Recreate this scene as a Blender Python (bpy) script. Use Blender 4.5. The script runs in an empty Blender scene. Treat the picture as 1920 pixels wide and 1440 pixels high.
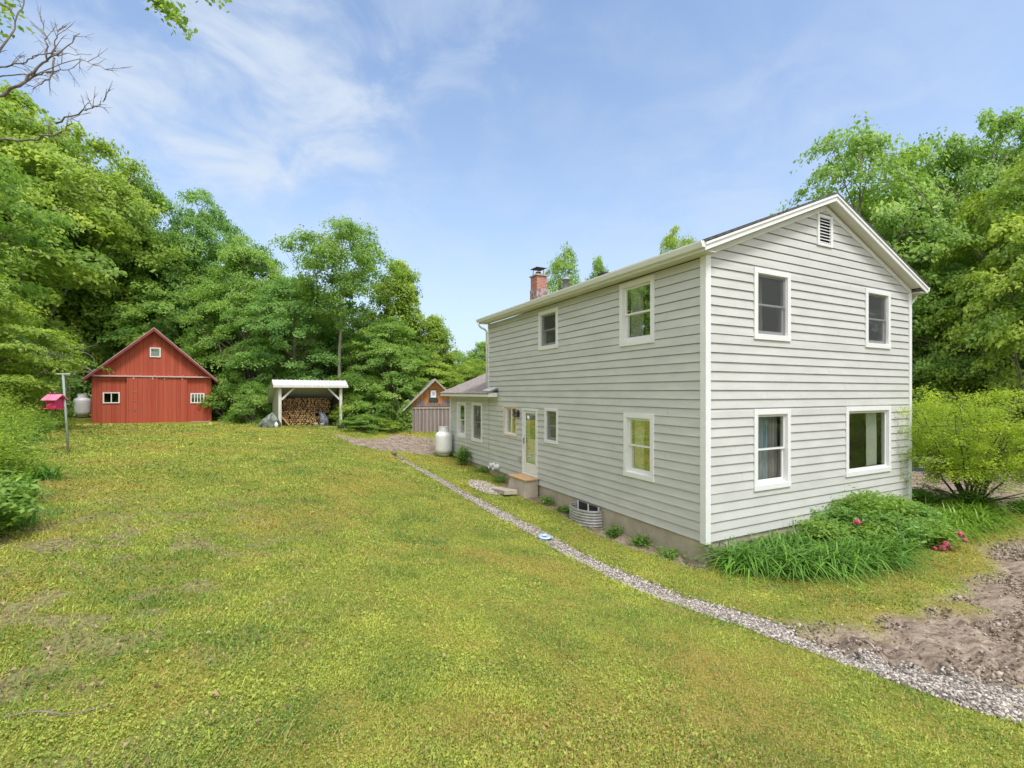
import bpy, math, random
import numpy as np
from math import radians, sin, cos, pi
from mathutils import Vector, Matrix
S = bpy.context.scene; COL = S.collection
# ---------------------------------------------------------------- camera
cam = bpy.data.cameras.new('camera'); co = bpy.data.objects.new('camera', cam); COL.objects.link(co)
co.location = (0, 0, 3.0); co.rotation_euler = (radians(90), 0, 0)
cam.sensor_width = 36; cam.lens = 36*882/1920; cam.shift_y = 15/1920
cam.clip_start = .05; cam.clip_end = 3000
S.camera = co
S.view_settings.view_transform = 'Standard'; S.view_settings.look = 'None'
S.view_settings.exposure = 0.98; S.view_settings.gamma = 1
# ---------------------------------------------------------------- sky and sun
SUN_EL, SUN_AZ = radians(60), math.atan2(.45, -.80)          # light comes from behind right of the camera, high
w = bpy.data.worlds.new('World'); S.world = w; w.use_nodes = True
nt = w.node_tree; nt.nodes.clear(); N = nt.nodes.new; L = nt.links.new
out = N('ShaderNodeOutputWorld'); bg = N('ShaderNodeBackground'); L(bg.outputs[0], out.inputs[0])
bg.inputs[1].default_value = .115
sky = N('ShaderNodeTexSky'); sky.sky_type = 'NISHITA'; sky.sun_disc = False
sky.sun_elevation = SUN_EL; sky.sun_rotation = SUN_AZ; sky.air_density = 1.0; sky.dust_density = 1.4; sky.ozone_density = 2.2
tc = N('ShaderNodeTexCoord')
sep = N('ShaderNodeSeparateXYZ'); L(tc.outputs['Generated'], sep.inputs[0])
def M(op, a, b=None, c=None, tree=None):
    n = nt.nodes.new('ShaderNodeMath'); n.operation = op
    for i, v in enumerate((a, b, c)):
        if v is None: continue
        if isinstance(v, (int, float)): n.inputs[i].default_value = v
        else: nt.links.new(v, n.inputs[i])
    return n.outputs[0]
zz = M('ADD', M('MAXIMUM', sep.outputs[2], 0.0), .22)
comb = N('ShaderNodeCombineXYZ'); L(M('DIVIDE', sep.outputs[0], zz), comb.inputs[0]); L(M('DIVIDE', sep.outputs[1], zz), comb.inputs[1])
comb.inputs[2].default_value = 8.2
n1 = N('ShaderNodeTexNoise'); n1.inputs['Scale'].default_value = 4.2; n1.inputs['Detail'].default_value = 9; n1.inputs['Roughness'].default_value = .56; n1.inputs['Distortion'].default_value = .5
L(comb.outputs[0], n1.inputs['Vector'])
def lobe(px, py, r, s):
    d = Vector(((px-960)/882, 1, (735-py)/882)).normalized()
    vm = N('ShaderNodeVectorMath'); vm.operation = 'DISTANCE'; L(tc.outputs['Generated'], vm.inputs[0]); vm.inputs[1].default_value = d
    return M('MULTIPLY', M('EXPONENT', M('MULTIPLY', M('POWER', M('DIVIDE', vm.outputs['Value'], r), 2.0), -1.0)), s)
acc = .0
for l_ in ((390, 100, .14, .20), (400, 190, .12, .18), (650, 125, .11, .21), (560, 270, .17, .16), (300, 245, .12, .12), (900, 45, .13, .10), (170, 60, .12, .10), (1330, 330, .16, .05), (1620, 190, .2, .06), (1000, 380, .5, .04)):
    acc = M('ADD', lobe(*l_), acc)
mr = N('ShaderNodeMapRange'); mr.interpolation_type = 'SMOOTHSTEP'; L(n1.outputs[0], mr.inputs[0])
mr.inputs[1].default_value = .36; mr.inputs[2].default_value = .70; mr.inputs[3].default_value = 0; mr.inputs[4].default_value = 1
mx = N('ShaderNodeMixRGB'); L(M('MULTIPLY', mr.outputs[0], M('MINIMUM', M('MULTIPLY', acc, 3.6), .85)), mx.inputs[0]); mx.inputs[2].default_value = (3.25, 3.65, 4.2, 1)
hz = N('ShaderNodeMixRGB')                                       # milky summer air low in the sky
L(M('MULTIPLY', M('POWER', M('SUBTRACT', 1.0, M('MAXIMUM', sep.outputs[2], 0.0)), 2.6), .88), hz.inputs[0]); hz.inputs[2].default_value = (2.9, 3.35, 3.95, 1)
tn = N('ShaderNodeMixRGB'); tn.blend_type = 'MULTIPLY'; tn.inputs[0].default_value = 1; tn.inputs[2].default_value = (1.22, 1.22, 1.2, 1)
L(sky.outputs[0], tn.inputs[1]); L(tn.outputs[0], hz.inputs[1]); L(hz.outputs[0], mx.inputs[1]); 
bk = N('ShaderNodeMixRGB'); bk.inputs[2].default_value = (6.6, 6.6, 6.5, 1)   # unseen cloud sheet, added overhead and behind the viewer as neutral fill light
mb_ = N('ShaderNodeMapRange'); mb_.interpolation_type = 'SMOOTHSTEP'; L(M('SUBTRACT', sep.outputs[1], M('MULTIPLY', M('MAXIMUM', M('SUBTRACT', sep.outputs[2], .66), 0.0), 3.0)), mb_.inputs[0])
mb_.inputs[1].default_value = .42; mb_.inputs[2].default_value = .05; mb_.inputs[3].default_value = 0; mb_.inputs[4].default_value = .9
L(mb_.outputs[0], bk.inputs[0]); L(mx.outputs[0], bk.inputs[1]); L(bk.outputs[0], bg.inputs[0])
sl = bpy.data.lights.new('sun', 'SUN'); sl.energy = 1.6; sl.angle = radians(14); sl.color = (1, .965, .92)
so = bpy.data.objects.new('sun', sl); COL.objects.link(so)
sd = Vector((sin(SUN_AZ)*cos(SUN_EL), cos(SUN_AZ)*cos(SUN_EL), sin(SUN_EL)))
so.rotation_euler = sd.to_track_quat('Z', 'Y').to_euler(); so.location = sd*50
S.cycles.max_bounces = 6; S.cycles.transparent_max_bounces = 8; S.cycles.diffuse_bounces = 4; S.cycles.glossy_bounces = 3

# ---------------------------------------------------------------- helpers
rng = np.random.default_rng(7); random.seed(7)
def prop(o, label=None, cat=None, group=None, kind=None):
    if label: o['label'] = label
    if cat: o['category'] = cat
    if group: o['group'] = group
    if kind: o['kind'] = kind
    return o
def empty(name, loc=(0, 0, 0), rz=0, label=None, cat=None, group=None):
    o = bpy.data.objects.new(name, None); COL.objects.link(o); o.location = loc; o.rotation_euler = (0, 0, rz); o.empty_display_size = .2
    return prop(o, label, cat, group)
def link(name, me, parent=None, loc=(0, 0, 0), rot=(0, 0, 0), scale=(1, 1, 1)):
    o = bpy.data.objects.new(name, me); COL.objects.link(o); o.location = loc; o.rotation_euler = rot; o.scale = scale
    if parent: o.parent = parent
    return o
class MB:
    def __init__(s): s.v = []; s.f = []; s.m = []; s.T = None; s.mi = 0; s.sm = []
    def add(s, vs, fs, smooth=False):
        b = len(s.v)
        for p in vs: s.v.append(tuple(s.T @ Vector(p)) if s.T else tuple(p))
        for f in fs: s.f.append([b+i for i in f]); s.m.append(s.mi); s.sm.append(smooth)
        return s
    def box(s, x0, x1, y0, y1, z0, z1):
        return s.add([(x0,y0,z0),(x1,y0,z0),(x1,y1,z0),(x0,y1,z0),(x0,y0,z1),(x1,y0,z1),(x1,y1,z1),(x0,y1,z1)],
                     [(0,3,2,1),(4,5,6,7),(0,1,5,4),(1,2,6,5),(2,3,7,6),(3,0,4,7)])
    def prism(s, poly, h, axis='z', z0=0):
        n = len(poly)
        def P(a, b, c): return {'z': (a, b, c), 'y': (a, c, b), 'x': (c, a, b)}[axis]
        vs = [P(a, b, z0) for a, b in poly]+[P(a, b, z0+h) for a, b in poly]
        return s.add(vs, [tuple(range(n))[::-1], tuple(range(n, 2*n))]+[(i, (i+1) % n, n+(i+1) % n, n+i) for i in range(n)])
    def tube(s, pts, rad, n=8, cap=True):
        pts = [Vector(p) for p in pts]; rad = rad if hasattr(rad, '__len__') else [rad]*len(pts)
        vs = []; fs = []; k = len(pts)
        prev = None
        for i, p in enumerate(pts):
            d = (pts[min(i+1, k-1)]-pts[max(i-1, 0)]).normalized()
            a = d.orthogonal().normalized() if prev is None else (prev-d*prev.dot(d)).normalized()
            prev = a; b = d.cross(a)
            for j in range(n):
                t = 2*pi*j/n; vs.append(p+(a*cos(t)+b*sin(t))*rad[i])
        for i in range(k-1):
            for j in range(n): fs.append((i*n+j, i*n+(j+1) % n, (i+1)*n+(j+1) % n, (i+1)*n+j))
        if cap: fs.append(tuple(range(n))[::-1]); fs.append(tuple(range((k-1)*n, k*n)))
        return s.add(vs, fs, True)
    def lathe(s, prof, n=24, c=(0, 0, 0)):
        vs = [(c[0]+r*cos(2*pi*j/n), c[1]+r*sin(2*pi*j/n), c[2]+z) for r, z in prof for j in range(n)]
        fs = [(i*n+j, i*n+(j+1) % n, (i+1)*n+(j+1) % n, (i+1)*n+j) for i in range(len(prof)-1) for j in range(n)]
        return s.add(vs, fs, True)
    def build(s, name, mats, parent=None, bevel=0, **k):
        me = bpy.data.meshes.new(name); me.from_pydata(s.v, [], s.f)
        for m in (mats if isinstance(mats, (list, tuple)) else [mats]): me.materials.append(m)
        me.polygons.foreach_set('material_index', s.m); me.polygons.foreach_set('use_smooth', s.sm); me.update()
        o = link(name, me, parent, **k)
        if bevel:
            b = o.modifiers.new('bevel', 'BEVEL'); b.width = bevel; b.segments = 2; b.limit_method = 'ANGLE'
        return o
def mesh_np(name, V, F, mat, tint=None, attrs=None, smooth=False):
    me = bpy.data.meshes.new(name); nv, nf, k = len(V), len(F), F.shape[1]
    me.vertices.add(nv); me.vertices.foreach_set('co', np.ascontiguousarray(V, dtype=np.float32).ravel())
    me.loops.add(nf*k); me.loops.foreach_set('vertex_index', np.ascontiguousarray(F, dtype=np.int32).ravel())
    me.polygons.add(nf); me.polygons.foreach_set('loop_start', np.arange(0, nf*k, k, dtype=np.int32))
    me.update(calc_edges=True)
    if smooth: me.polygons.foreach_set('use_smooth', np.ones(nf, dtype=bool))
    if tint is not None: attrs = dict(attrs or {}, tint=tint)
    for kx, a in (attrs or {}).items():
        at = me.attributes.new(kx, 'FLOAT', 'POINT'); at.data.foreach_set('value', np.asarray(a, dtype=np.float32))
    me.materials.append(mat); return me
def vnoise(x, y, seed=0):
    x = np.asarray(x, float); y = np.asarray(y, float)
    xi = np.floor(x).astype(np.int64); yi = np.floor(y).astype(np.int64); fx = x-xi; fy = y-yi
    fx = fx*fx*(3-2*fx); fy = fy*fy*(3-2*fy)
    def h(a, b):
        n = (a*374761393+b*668265263+seed*982451653) & 0xffffffff
        n = ((n ^ (n >> 13))*1274126177) & 0xffffffff
        return ((n ^ (n >> 16)) & 0xffff)/65535.
    return (h(xi, yi)*(1-fx)+h(xi+1, yi)*fx)*(1-fy)+(h(xi, yi+1)*(1-fx)+h(xi+1, yi+1)*fx)*fy
def fbm(x, y, seed=0, o=4):
    r = 0; a = .5; t = 0
    for i in range(o): r = r+a*vnoise(x*2**i, y*2**i, seed+i*17); t += a; a *= .5
    return r/t
def sstep(a, b, x): t = np.clip((x-a)/(b-a), 0, 1); return t*t*(3-2*t)
def poly_sd(x, y, P):                                        # signed distance, negative inside
    P = np.array(P, float); d = np.full(np.shape(x), 1e9); ins = np.zeros(np.shape(x), bool)
    for i in range(len(P)):
        a = P[i]; b = P[(i+1) % len(P)]; e = b-a
        t = np.clip(((x-a[0])*e[0]+(y-a[1])*e[1])/(e@e), 0, 1)
        d = np.minimum(d, np.hypot(x-a[0]-t*e[0], y-a[1]-t*e[1]))
        c = ((a[1] > y) != (b[1] > y)) & (x < (b[0]-a[0])*(y-a[1])/(b[1]-a[1]+1e-12)+a[0]); ins ^= c
    return np.where(ins, -d, d)
def line_d(x, y, P):
    d = np.full(np.shape(x), 1e9)
    for a, b in zip(P[:-1], P[1:]):
        a = np.array(a); b = np.array(b); e = b-a
        t = np.clip(((x-a[0])*e[0]+(y-a[1])*e[1])/(e@e), 0, 1); d = np.minimum(d, np.hypot(x-a[0]-t*e[0], y-a[1]-t*e[1]))
    return d
# ---------------------------------------------------------------- materials
def newmat(name):
    m = bpy.data.materials.new(name); m.use_nodes = True; t = m.node_tree; return m, t, t.nodes['Principled BSDF']
def rgb(c): return (c[0], c[1], c[2], 1)
def mat(name, c, rough=.6, c2=None, scale=4, stretch=(1, 1, 1), bump=0, bscale=None, metal=0, spec=.5, contrast=(.35, .65), coord='Object', detail=5):
    m, t, p = newmat(name); p.inputs['Roughness'].default_value = rough; p.inputs['Metallic'].default_value = metal
    p.inputs['Specular IOR Level'].default_value = spec; p.inputs['Base Color'].default_value = rgb(c)
    if c2 or bump:
        tx = t.nodes.new('ShaderNodeTexCoord'); mp = t.nodes.new('ShaderNodeMapping'); mp.inputs['Scale'].default_value = stretch
        t.links.new(tx.outputs[coord], mp.inputs[0])
        n = t.nodes.new('ShaderNodeTexNoise'); n.inputs['Scale'].default_value = scale; n.inputs['Detail'].default_value = detail; n.inputs['Roughness'].default_value = .6
        t.links.new(mp.outputs[0], n.inputs['Vector'])
        if c2:
            r = t.nodes.new('ShaderNodeValToRGB'); r.color_ramp.elements[0].position = contrast[0]; r.color_ramp.elements[1].position = contrast[1]
            r.color_ramp.elements[0].color = rgb(c); r.color_ramp.elements[1].color = rgb(c2)
            t.links.new(n.outputs[0], r.inputs[0]); t.links.new(r.outputs[0], p.inputs['Base Color'])
        if bump:
            nb = t.nodes.new('ShaderNodeTexNoise'); nb.inputs['Scale'].default_value = bscale or scale*3; nb.inputs['Detail'].default_value = 4
            t.links.new(mp.outputs[0], nb.inputs['Vector'])
            b = t.nodes.new('ShaderNodeBump'); b.inputs['Strength'].default_value = bump; b.inputs['Distance'].default_value = .02
            t.links.new(nb.outputs[0], b.inputs['Height']); t.links.new(b.outputs[0], p.inputs['Normal'])
    return m
def leafmat(name, dark, light, trans=.35, rough=.5, objcol=True):
    m, t, p = newmat(name); p.inputs['Roughness'].default_value = rough; p.inputs['Specular IOR Level'].default_value = .35
    a = t.nodes.new('ShaderNodeAttribute'); a.attribute_name = 'tint'
    r = t.nodes.new('ShaderNodeMixRGB'); r.inputs[1].default_value = rgb(dark); r.inputs[2].default_value = rgb(light); t.links.new(a.outputs['Fac'], r.inputs[0])
    o = r
    if objcol:
        oi = t.nodes.new('ShaderNodeObjectInfo'); o = t.nodes.new('ShaderNodeMixRGB'); o.blend_type = 'MULTIPLY'; o.inputs[0].default_value = 1
        t.links.new(r.outputs[0], o.inputs[1]); t.links.new(oi.outputs['Color'], o.inputs[2])
    t.links.new(o.outputs[0], p.inputs['Base Color'])
    tr = t.nodes.new('ShaderNodeBsdfTranslucent'); h = t.nodes.new('ShaderNodeMixRGB'); h.blend_type = 'MULTIPLY'; h.inputs[0].default_value = 1; h.inputs[2].default_value = (1.15, 1.2, .6, 1)
    t.links.new(o.outputs[0], h.inputs[1]); t.links.new(h.outputs[0], tr.inputs[0])
    ms = t.nodes.new('ShaderNodeMixShader'); ms.inputs[0].default_value = trans
    t.links.new(p.outputs[0], ms.inputs[1]); t.links.new(tr.outputs[0], ms.inputs[2]); t.links.new(ms.outputs[0], t.nodes['Material Output'].inputs[0])
    return m
M_leaf = leafmat('foliage', (.13, .26, .055), (.46, .62, .13), .5)
M_blade = leafmat('blade_leaf', (.07, .17, .03), (.26, .42, .08), .35, .4)
M_bark = mat('bark', (.12, .10, .08), .9, (.28, .25, .2), 6, (1, 1, .25), .6)
M_barkpale = mat('pale_bark', (.26, .235, .2), .9, (.42, .4, .35), 5, (1, 1, .3), .4)
M_barkdead = mat('dead_bark', (.13, .10, .09), .9, (.26, .22, .2), 8, (1, 1, .3), .3)
M_siding = mat('painted_siding', (.53, .535, .53), .62, (.60, .605, .60), 1.1, (1, 1, 3.5), .12, 60)
M_trim = mat('white_trim', (.76, .77, .79), .5, (.81, .82, .84), 2)
M_vinyl = mat('white_vinyl', (.78, .78, .78), .35)
M_soffit = mat('soffit', (.6, .58, .52), .6, (.66, .64, .58), 2)
M_shingle = mat('asphalt_shingle', (.055, .052, .055), .95, (.16, .15, .155), 14, (1, 1, 1), .5, 60)
M_shingle2 = mat('worn_shingle', (.2, .165, .16), .95, (.33, .29, .28), 9, (1, .6, 1), .5, 50)
M_conc = mat('foundation_concrete', (.36, .31, .25), .9, (.52, .46, .38), 2.2, (1, 1, 1), .35, 18, contrast=(.3, .7))
M_white = mat('tank_white', (.76, .77, .78), .35, (.7, .71, .71), 3)
M_black = mat('dark_metal', (.03, .03, .035), .5)
M_steel = mat('galvanised', (.36, .36, .36), .6, (.5, .5, .49), 5, metal=.35)
M_room = mat('room_wall', (.30, .28, .24), .9)
M_curt_w = mat('white_curtain', (.75, .73, .68), .9)
M_curt_b = mat('blue_curtain', (.22, .36, .42), .9, (.5, .6, .62), 6, (4, 4, .2))
M_curt_g = mat('grey_curtain', (.25, .25, .25), .9, (.4, .4, .39), 6, (4, 4, .2))
M_brown = mat('brown_furniture', (.12, .06, .035), .6, (.3, .22, .16), 5)
M_wood = mat('fresh_board', (.52, .31, .15), .7, (.64, .42, .23), 3, (1, 8, 8), .1)
M_oldwood = mat('weathered_board', (.26, .24, .21), .85, (.48, .46, .42), 3, (9, 9, .4), .3)
M_post = mat('painted_post', (.55, .54, .5), .8, (.7, .69, .66), 4, (4, 4, .5), .2)
M_brick = None
def glassmat(name, tint, refl):
    m, t, p = newmat(name); t.nodes.remove(p)
    g = t.nodes.new('ShaderNodeBsdfGlossy'); g.inputs['Roughness'].default_value = .015; g.inputs[0].default_value = (.95, .97, .96, 1)
    tr = t.nodes.new('ShaderNodeBsdfTransparent'); tr.inputs[0].default_value = rgb(tint)
    lw = t.nodes.new('ShaderNodeLayerWeight'); lw.inputs[0].default_value = .35
    mt = t.nodes.new('ShaderNodeMath'); mt.operation = 'MULTIPLY_ADD'; mt.inputs[1].default_value = .5; mt.inputs[2].default_value = refl; mt.use_clamp = True
    t.links.new(lw.outputs['Fresnel'], mt.inputs[0])
    ms = t.nodes.new('ShaderNodeMixShader'); t.links.new(mt.outputs[0], ms.inputs[0]); t.links.new(tr.outputs[0], ms.inputs[1]); t.links.new(g.outputs[0], ms.inputs[2])
    t.links.new(ms.outputs[0], t.nodes['Material Output'].inputs[0]); return m
M_glass = glassmat('window_glass', (.85, .88, .86), .12)
M_glass2 = glassmat('window_glass_bright', (.75, .82, .75), .07)
def screenmat():
    m, t, p = newmat('insect_screen'); p.inputs['Base Color'].default_value = (.10, .105, .115, 1); p.inputs['Roughness'].default_value = .8
    tr = t.nodes.new('ShaderNodeBsdfTransparent'); ms = t.nodes.new('ShaderNodeMixShader'); ms.inputs[0].default_value = .3
    t.links.new(tr.outputs[0], ms.inputs[1]); t.links.new(p.outputs[0], ms.inputs[2]); t.links.new(ms.outputs[0], t.nodes['Material Output'].inputs[0]); return m
M_screen = screenmat()
def brickmat():
    m, t, p = newmat('brick'); p.inputs['Roughness'].default_value = .9
    tx = t.nodes.new('ShaderNodeTexCoord'); b = t.nodes.new('ShaderNodeTexBrick'); mp = t.nodes.new('ShaderNodeMapping'); mp.inputs['Rotation'].default_value = (radians(90), 0, 0)
    b.inputs['Scale'].default_value = 4.6; b.inputs['Color1'].default_value = (.36, .09, .055, 1); b.inputs['Color2'].default_value = (.46, .16, .1, 1); b.inputs['Mortar'].default_value = (.5, .42, .38, 1); b.inputs['Mortar Size'].default_value = .03
    t.links.new(tx.outputs['Object'], mp.inputs[0]); t.links.new(mp.outputs[0], b.inputs['Vector']); t.links.new(b.outputs[0], p.inputs['Base Color']); return m
M_brick = brickmat()
def boardmat(name, c1, c2, c3, bw=.2, streak=.5):
    """vertical painted or weathered boards: per board tone, streaks, dark joints (x = object x)"""
    m, t, p = newmat(name); p.inputs['Roughness'].default_value = .8; nn = t.nodes.new; lk = t.links.new
    tx = nn('ShaderNodeTexCoord'); sp = nn('ShaderNodeSeparateXYZ'); lk(tx.outputs['Object'], sp.inputs[0])
    def mm(op, a, b):
        n = nn('ShaderNodeMath'); n.operation = op
        for i, v in enumerate((a, b)):
            if isinstance(v, (int, float)): n.inputs[i].default_value = v
            else: lk(v, n.inputs[i])
        return n.outputs[0]
    u = mm('DIVIDE', mm('ADD', sp.outputs[0], sp.outputs[1]), bw); wn = nn('ShaderNodeTexWhiteNoise'); wn.noise_dimensions = '1D'; lk(mm('FLOOR', u, 0), wn.inputs['W'])
    mp = nn('ShaderNodeMapping'); mp.inputs['Scale'].default_value = (14, 14, .7); lk(tx.outputs['Object'], mp.inputs[0])
    n1 = nn('ShaderNodeTexNoise'); n1.inputs['Scale'].default_value = 1; n1.inputs['Detail'].default_value = 5; lk(mp.outputs[0], n1.inputs['Vector'])
    n2 = nn('ShaderNodeTexNoise'); n2.inputs['Scale'].default_value = 1.3; n2.inputs['Detail'].default_value = 6; lk(tx.outputs['Object'], n2.inputs['Vector'])
    f = mm('ADD', mm('MULTIPLY', wn.outputs[0], .35), mm('MULTIPLY', n1.outputs[0], streak))
    a = nn('ShaderNodeMixRGB'); a.inputs[1].default_value = rgb(c1); a.inputs[2].default_value = rgb(c2); lk(f, a.inputs[0])
    r = nn('ShaderNodeMapRange'); r.inputs[1].default_value = .56; r.inputs[2].default_value = .75; r.inputs[4].default_value = .6; lk(n2.outputs[0], r.inputs[0])
    b = nn('ShaderNodeMixRGB'); lk(r.outputs[0], b.inputs[0]); lk(a.outputs[0], b.inputs[1]); b.inputs[2].default_value = rgb(c3)
    j = nn('ShaderNodeMixRGB'); lk(mm('MULTIPLY', mm('LESS_THAN', mm('FRACT', u, 0), .07), .6), j.inputs[0]); lk(b.outputs[0], j.inputs[1]); j.inputs[2].default_value = rgb([v*.3 for v in c1])
    lk(j.outputs[0], p.inputs['Base Color'])
    return m
M_barn = boardmat('red_boards', (.31, .036, .02), (.52, .115, .062), (.38, .10, .06), .19, .8)
M_orange = boardmat('orange_boards', (.28, .10, .03), (.74, .33, .11), (.15, .07, .04), .16, .7)
M_greywood = boardmat('grey_boards', (.10, .07, .07), (.34, .27, .27), (.2, .16, .16), .12, .8)
M_shedwood = boardmat('shed_boards', (.36, .35, .31), (.5, .49, .45), (.3, .28, .24), .2, .6)
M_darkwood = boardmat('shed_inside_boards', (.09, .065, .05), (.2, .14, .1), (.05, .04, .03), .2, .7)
# ---------------------------------------------------------------- terrain height
CP = np.array([(3.52,8.55,-.08),(1.93,11.5,-.12),(.54,14.4,-.02),(-1.7,18.8,.12),(-3,20.5,.25),(-2.8,22.5,.5),
 (-4.5,19,.3),(-1.37,13.5,.06),(.68,9.94,-.06),(1.9,7,.1),(3.32,5.43,.19),(4.29,3.94,.28),(5.2,2,.45),
 (0,0,1.25),(-3,2,1.36),(0,3,.95),(0,5,.72),(-2,8,.72),(-4,12,.82),(2,2,.85),
 (-11.6,12.3,1.42),(-8,6,1.55),(-5.5,8,1.2),(-18,21,1.55),(-21.4,24,1.4),(-17,26.7,1.33),(-10,23,1.23),(-12,20,1.3),(-6,17,.85),
 (-4.2,25,.8),(-6,21.5,.6),(-7.5,14,1.1),(4.6,5.5,.1),(6.5,7,.05),(8,5,.05),(7.7,7.25,.02),(10.04,11.87,.0),(12,12,.1),(14,15,.2),(12,20,.25),(5,25,.5),
 (0,-6,1.7),(8,-4,.7),(-10,-4,1.9),(20,8,.2),(20,20,.4),(-25,12,2.2),(-28,30,2.4),(-8,36,1.4),(8,38,.8),(25,35,.8)])
def tps(r): return np.where(r > 1e-9, r*r*np.log(np.maximum(r, 1e-9)), 0)
_n = len(CP); _K = tps(np.hypot(CP[:, None, 0]-CP[None, :, 0], CP[:, None, 1]-CP[None, :, 1]))+np.eye(_n)*3
_P = np.c_[np.ones(_n), CP[:, :2]]; _A = np.block([[_K, _P], [_P.T, np.zeros((3, 3))]]); _W = np.linalg.solve(_A, np.r_[CP[:, 2], 0, 0, 0])
PATH = [(-4.75,19.3),(-3.9,17.6),(-2.6,15.4),(-1.37,13.4),(-.35,11.6),(.68,9.9),(1.25,8.3),(1.95,7.0),(2.6,6.15),(3.45,5.2),(4.25,4.35),(5.1,3.7),(6.6,2.3),(8,.5)]
PW = [.11,.13,.16,.2,.25,.24,.19,.22,.26,.37,.48,.56,.75,.85]
MUD = [(3.2,5.6),(4.0,5.95),(5.4,6.35),(6.6,6.8),(7.9,7.7),(9.3,9.0),(11.3,10.0),(13,11),(30,12),(30,-2),(9.5,0),(7,2.3),(5.2,3.9),(4.2,4.6)]
DRIVE = [(10.8,12.6),(12.2,11.6),(14,11),(40,9),(40,24),(15,20),(11.2,16)]
DIRT = [(-8.6,22.3),(-5.9,19.9),(-4.8,20.6),(-3.2,20.4),(-2.9,23.7),(-5.8,24.2),(-6.8,22.4)]
def mud_mask(x, y):
    n = (fbm(x*1.1, y*1.1, 5)-.5)*2.2
    a = sstep(.25, -.25, poly_sd(x, y, MUD)+n*.4); b = sstep(.2, -.2, poly_sd(x, y, DRIVE)+n*.5); c = sstep(.2, -.2, poly_sd(x, y, DIRT)+n*.6)
    wallstrip = sstep(.42, .15, line_d(x, y, [(3.3, 8.5), (-.1, 15.2)])+n*.2)*.9
    return np.maximum.reduce([a, b, c, wallstrip])
def path_mask(x, y):
    d = np.full(np.shape(x), 9.)
    for i in range(len(PATH)-1):
        a = np.array(PATH[i]); b = np.array(PATH[i+1]); e = b-a
        t = np.clip(((x-a[0])*e[0]+(y-a[1])*e[1])/(e@e), 0, 1)
        d = np.minimum(d, np.hypot(x-a[0]-t*e[0], y-a[1]-t*e[1])-(PW[i]*(1-t)+PW[i+1]*t))
    return d                                                  # <0 inside
def H0(x, y):
    x = np.asarray(x, float); y = np.asarray(y, float); s = x.shape; xf = x.ravel(); yf = y.ravel(); o = np.empty(len(xf))
    for i in range(0, len(xf), 40000):
        a, b = xf[i:i+40000], yf[i:i+40000]
        o[i:i+40000] = tps(np.hypot(a[:, None]-CP[None, :, 0], b[:, None]-CP[None, :, 1])) @ _W[:_n]+_W[_n]+_W[_n+1]*a+_W[_n+2]*b
    k = sstep(30, 60, np.hypot(xf+2, yf-14)); o = o*(1-k)+1.2*k
    return o.reshape(s)
def HF(x, y):                                                 # with small relief
    x = np.asarray(x, float); y = np.asarray(y, float)
    h = H0(x, y); m = mud_mask(x, y); pd = path_mask(x, y)
    h = h+(fbm(x*.9, y*.9, 3)-.5)*.07+(fbm(x*6, y*6, 9, 2)-.5)*.02
    u = x*.55+y*.83; v = x*.86-y*.5
    rut = np.abs(fbm(u*.9, v*2.6+3, 21, 3)-.5)*2; lump = fbm(u*5, v*7, 31, 3)-.5
    h = h+m*(-.05-.10*sstep(.28, 0, rut)*sstep(.35, .6, fbm(x*.7, y*.7, 44))+.028*lump+.035*(fbm(x*13, y*13, 50, 2)-.5))
    h = h-.035*sstep(.1, -.05, pd)
    return h
def hz_(x, y): return float(HF(np.array([x]), np.array([y]))[0])
def axis(segs):
    o = [segs[0][0]]
    for a, b, d in segs: n = max(1, round((b-a)/d)); o += [a+(b-a)*(i+1)/n for i in range(n)]
    return np.array(o)
gx = axis([(-400,-120,40),(-120,-45,8),(-45,-22,1),(-22,-6,.16),(-6,10,.065),(10,16,.14),(16,40,1),(40,120,8),(120,400,40)])
gy = axis([(-100,-20,20),(-20,-2,1),(-2,1,.2),(1,12,.065),(12,29,.15),(29,50,1),(50,130,8),(130,700,60)])
GX, GY = np.meshgrid(gx, gy); GZ = HF(GX, GY)
nx, ny = len(gx), len(gy); idx = np.arange(nx*ny).reshape(ny, nx)
F = np.stack([idx[:-1, :-1], idx[:-1, 1:], idx[1:, 1:], idx[1:, :-1]], -1).reshape(-1, 4)
def litter_mask(x, y): return sstep(-.2, -3.2, x+.25*(y-2))*sstep(10, 5, y)*sstep(.50, .64, fbm(x*3.4, y*3.4, 77))
def dry_mask(x, y): return sstep(.48, .72, fbm(x*.55+3, y*.55, 61))
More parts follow.
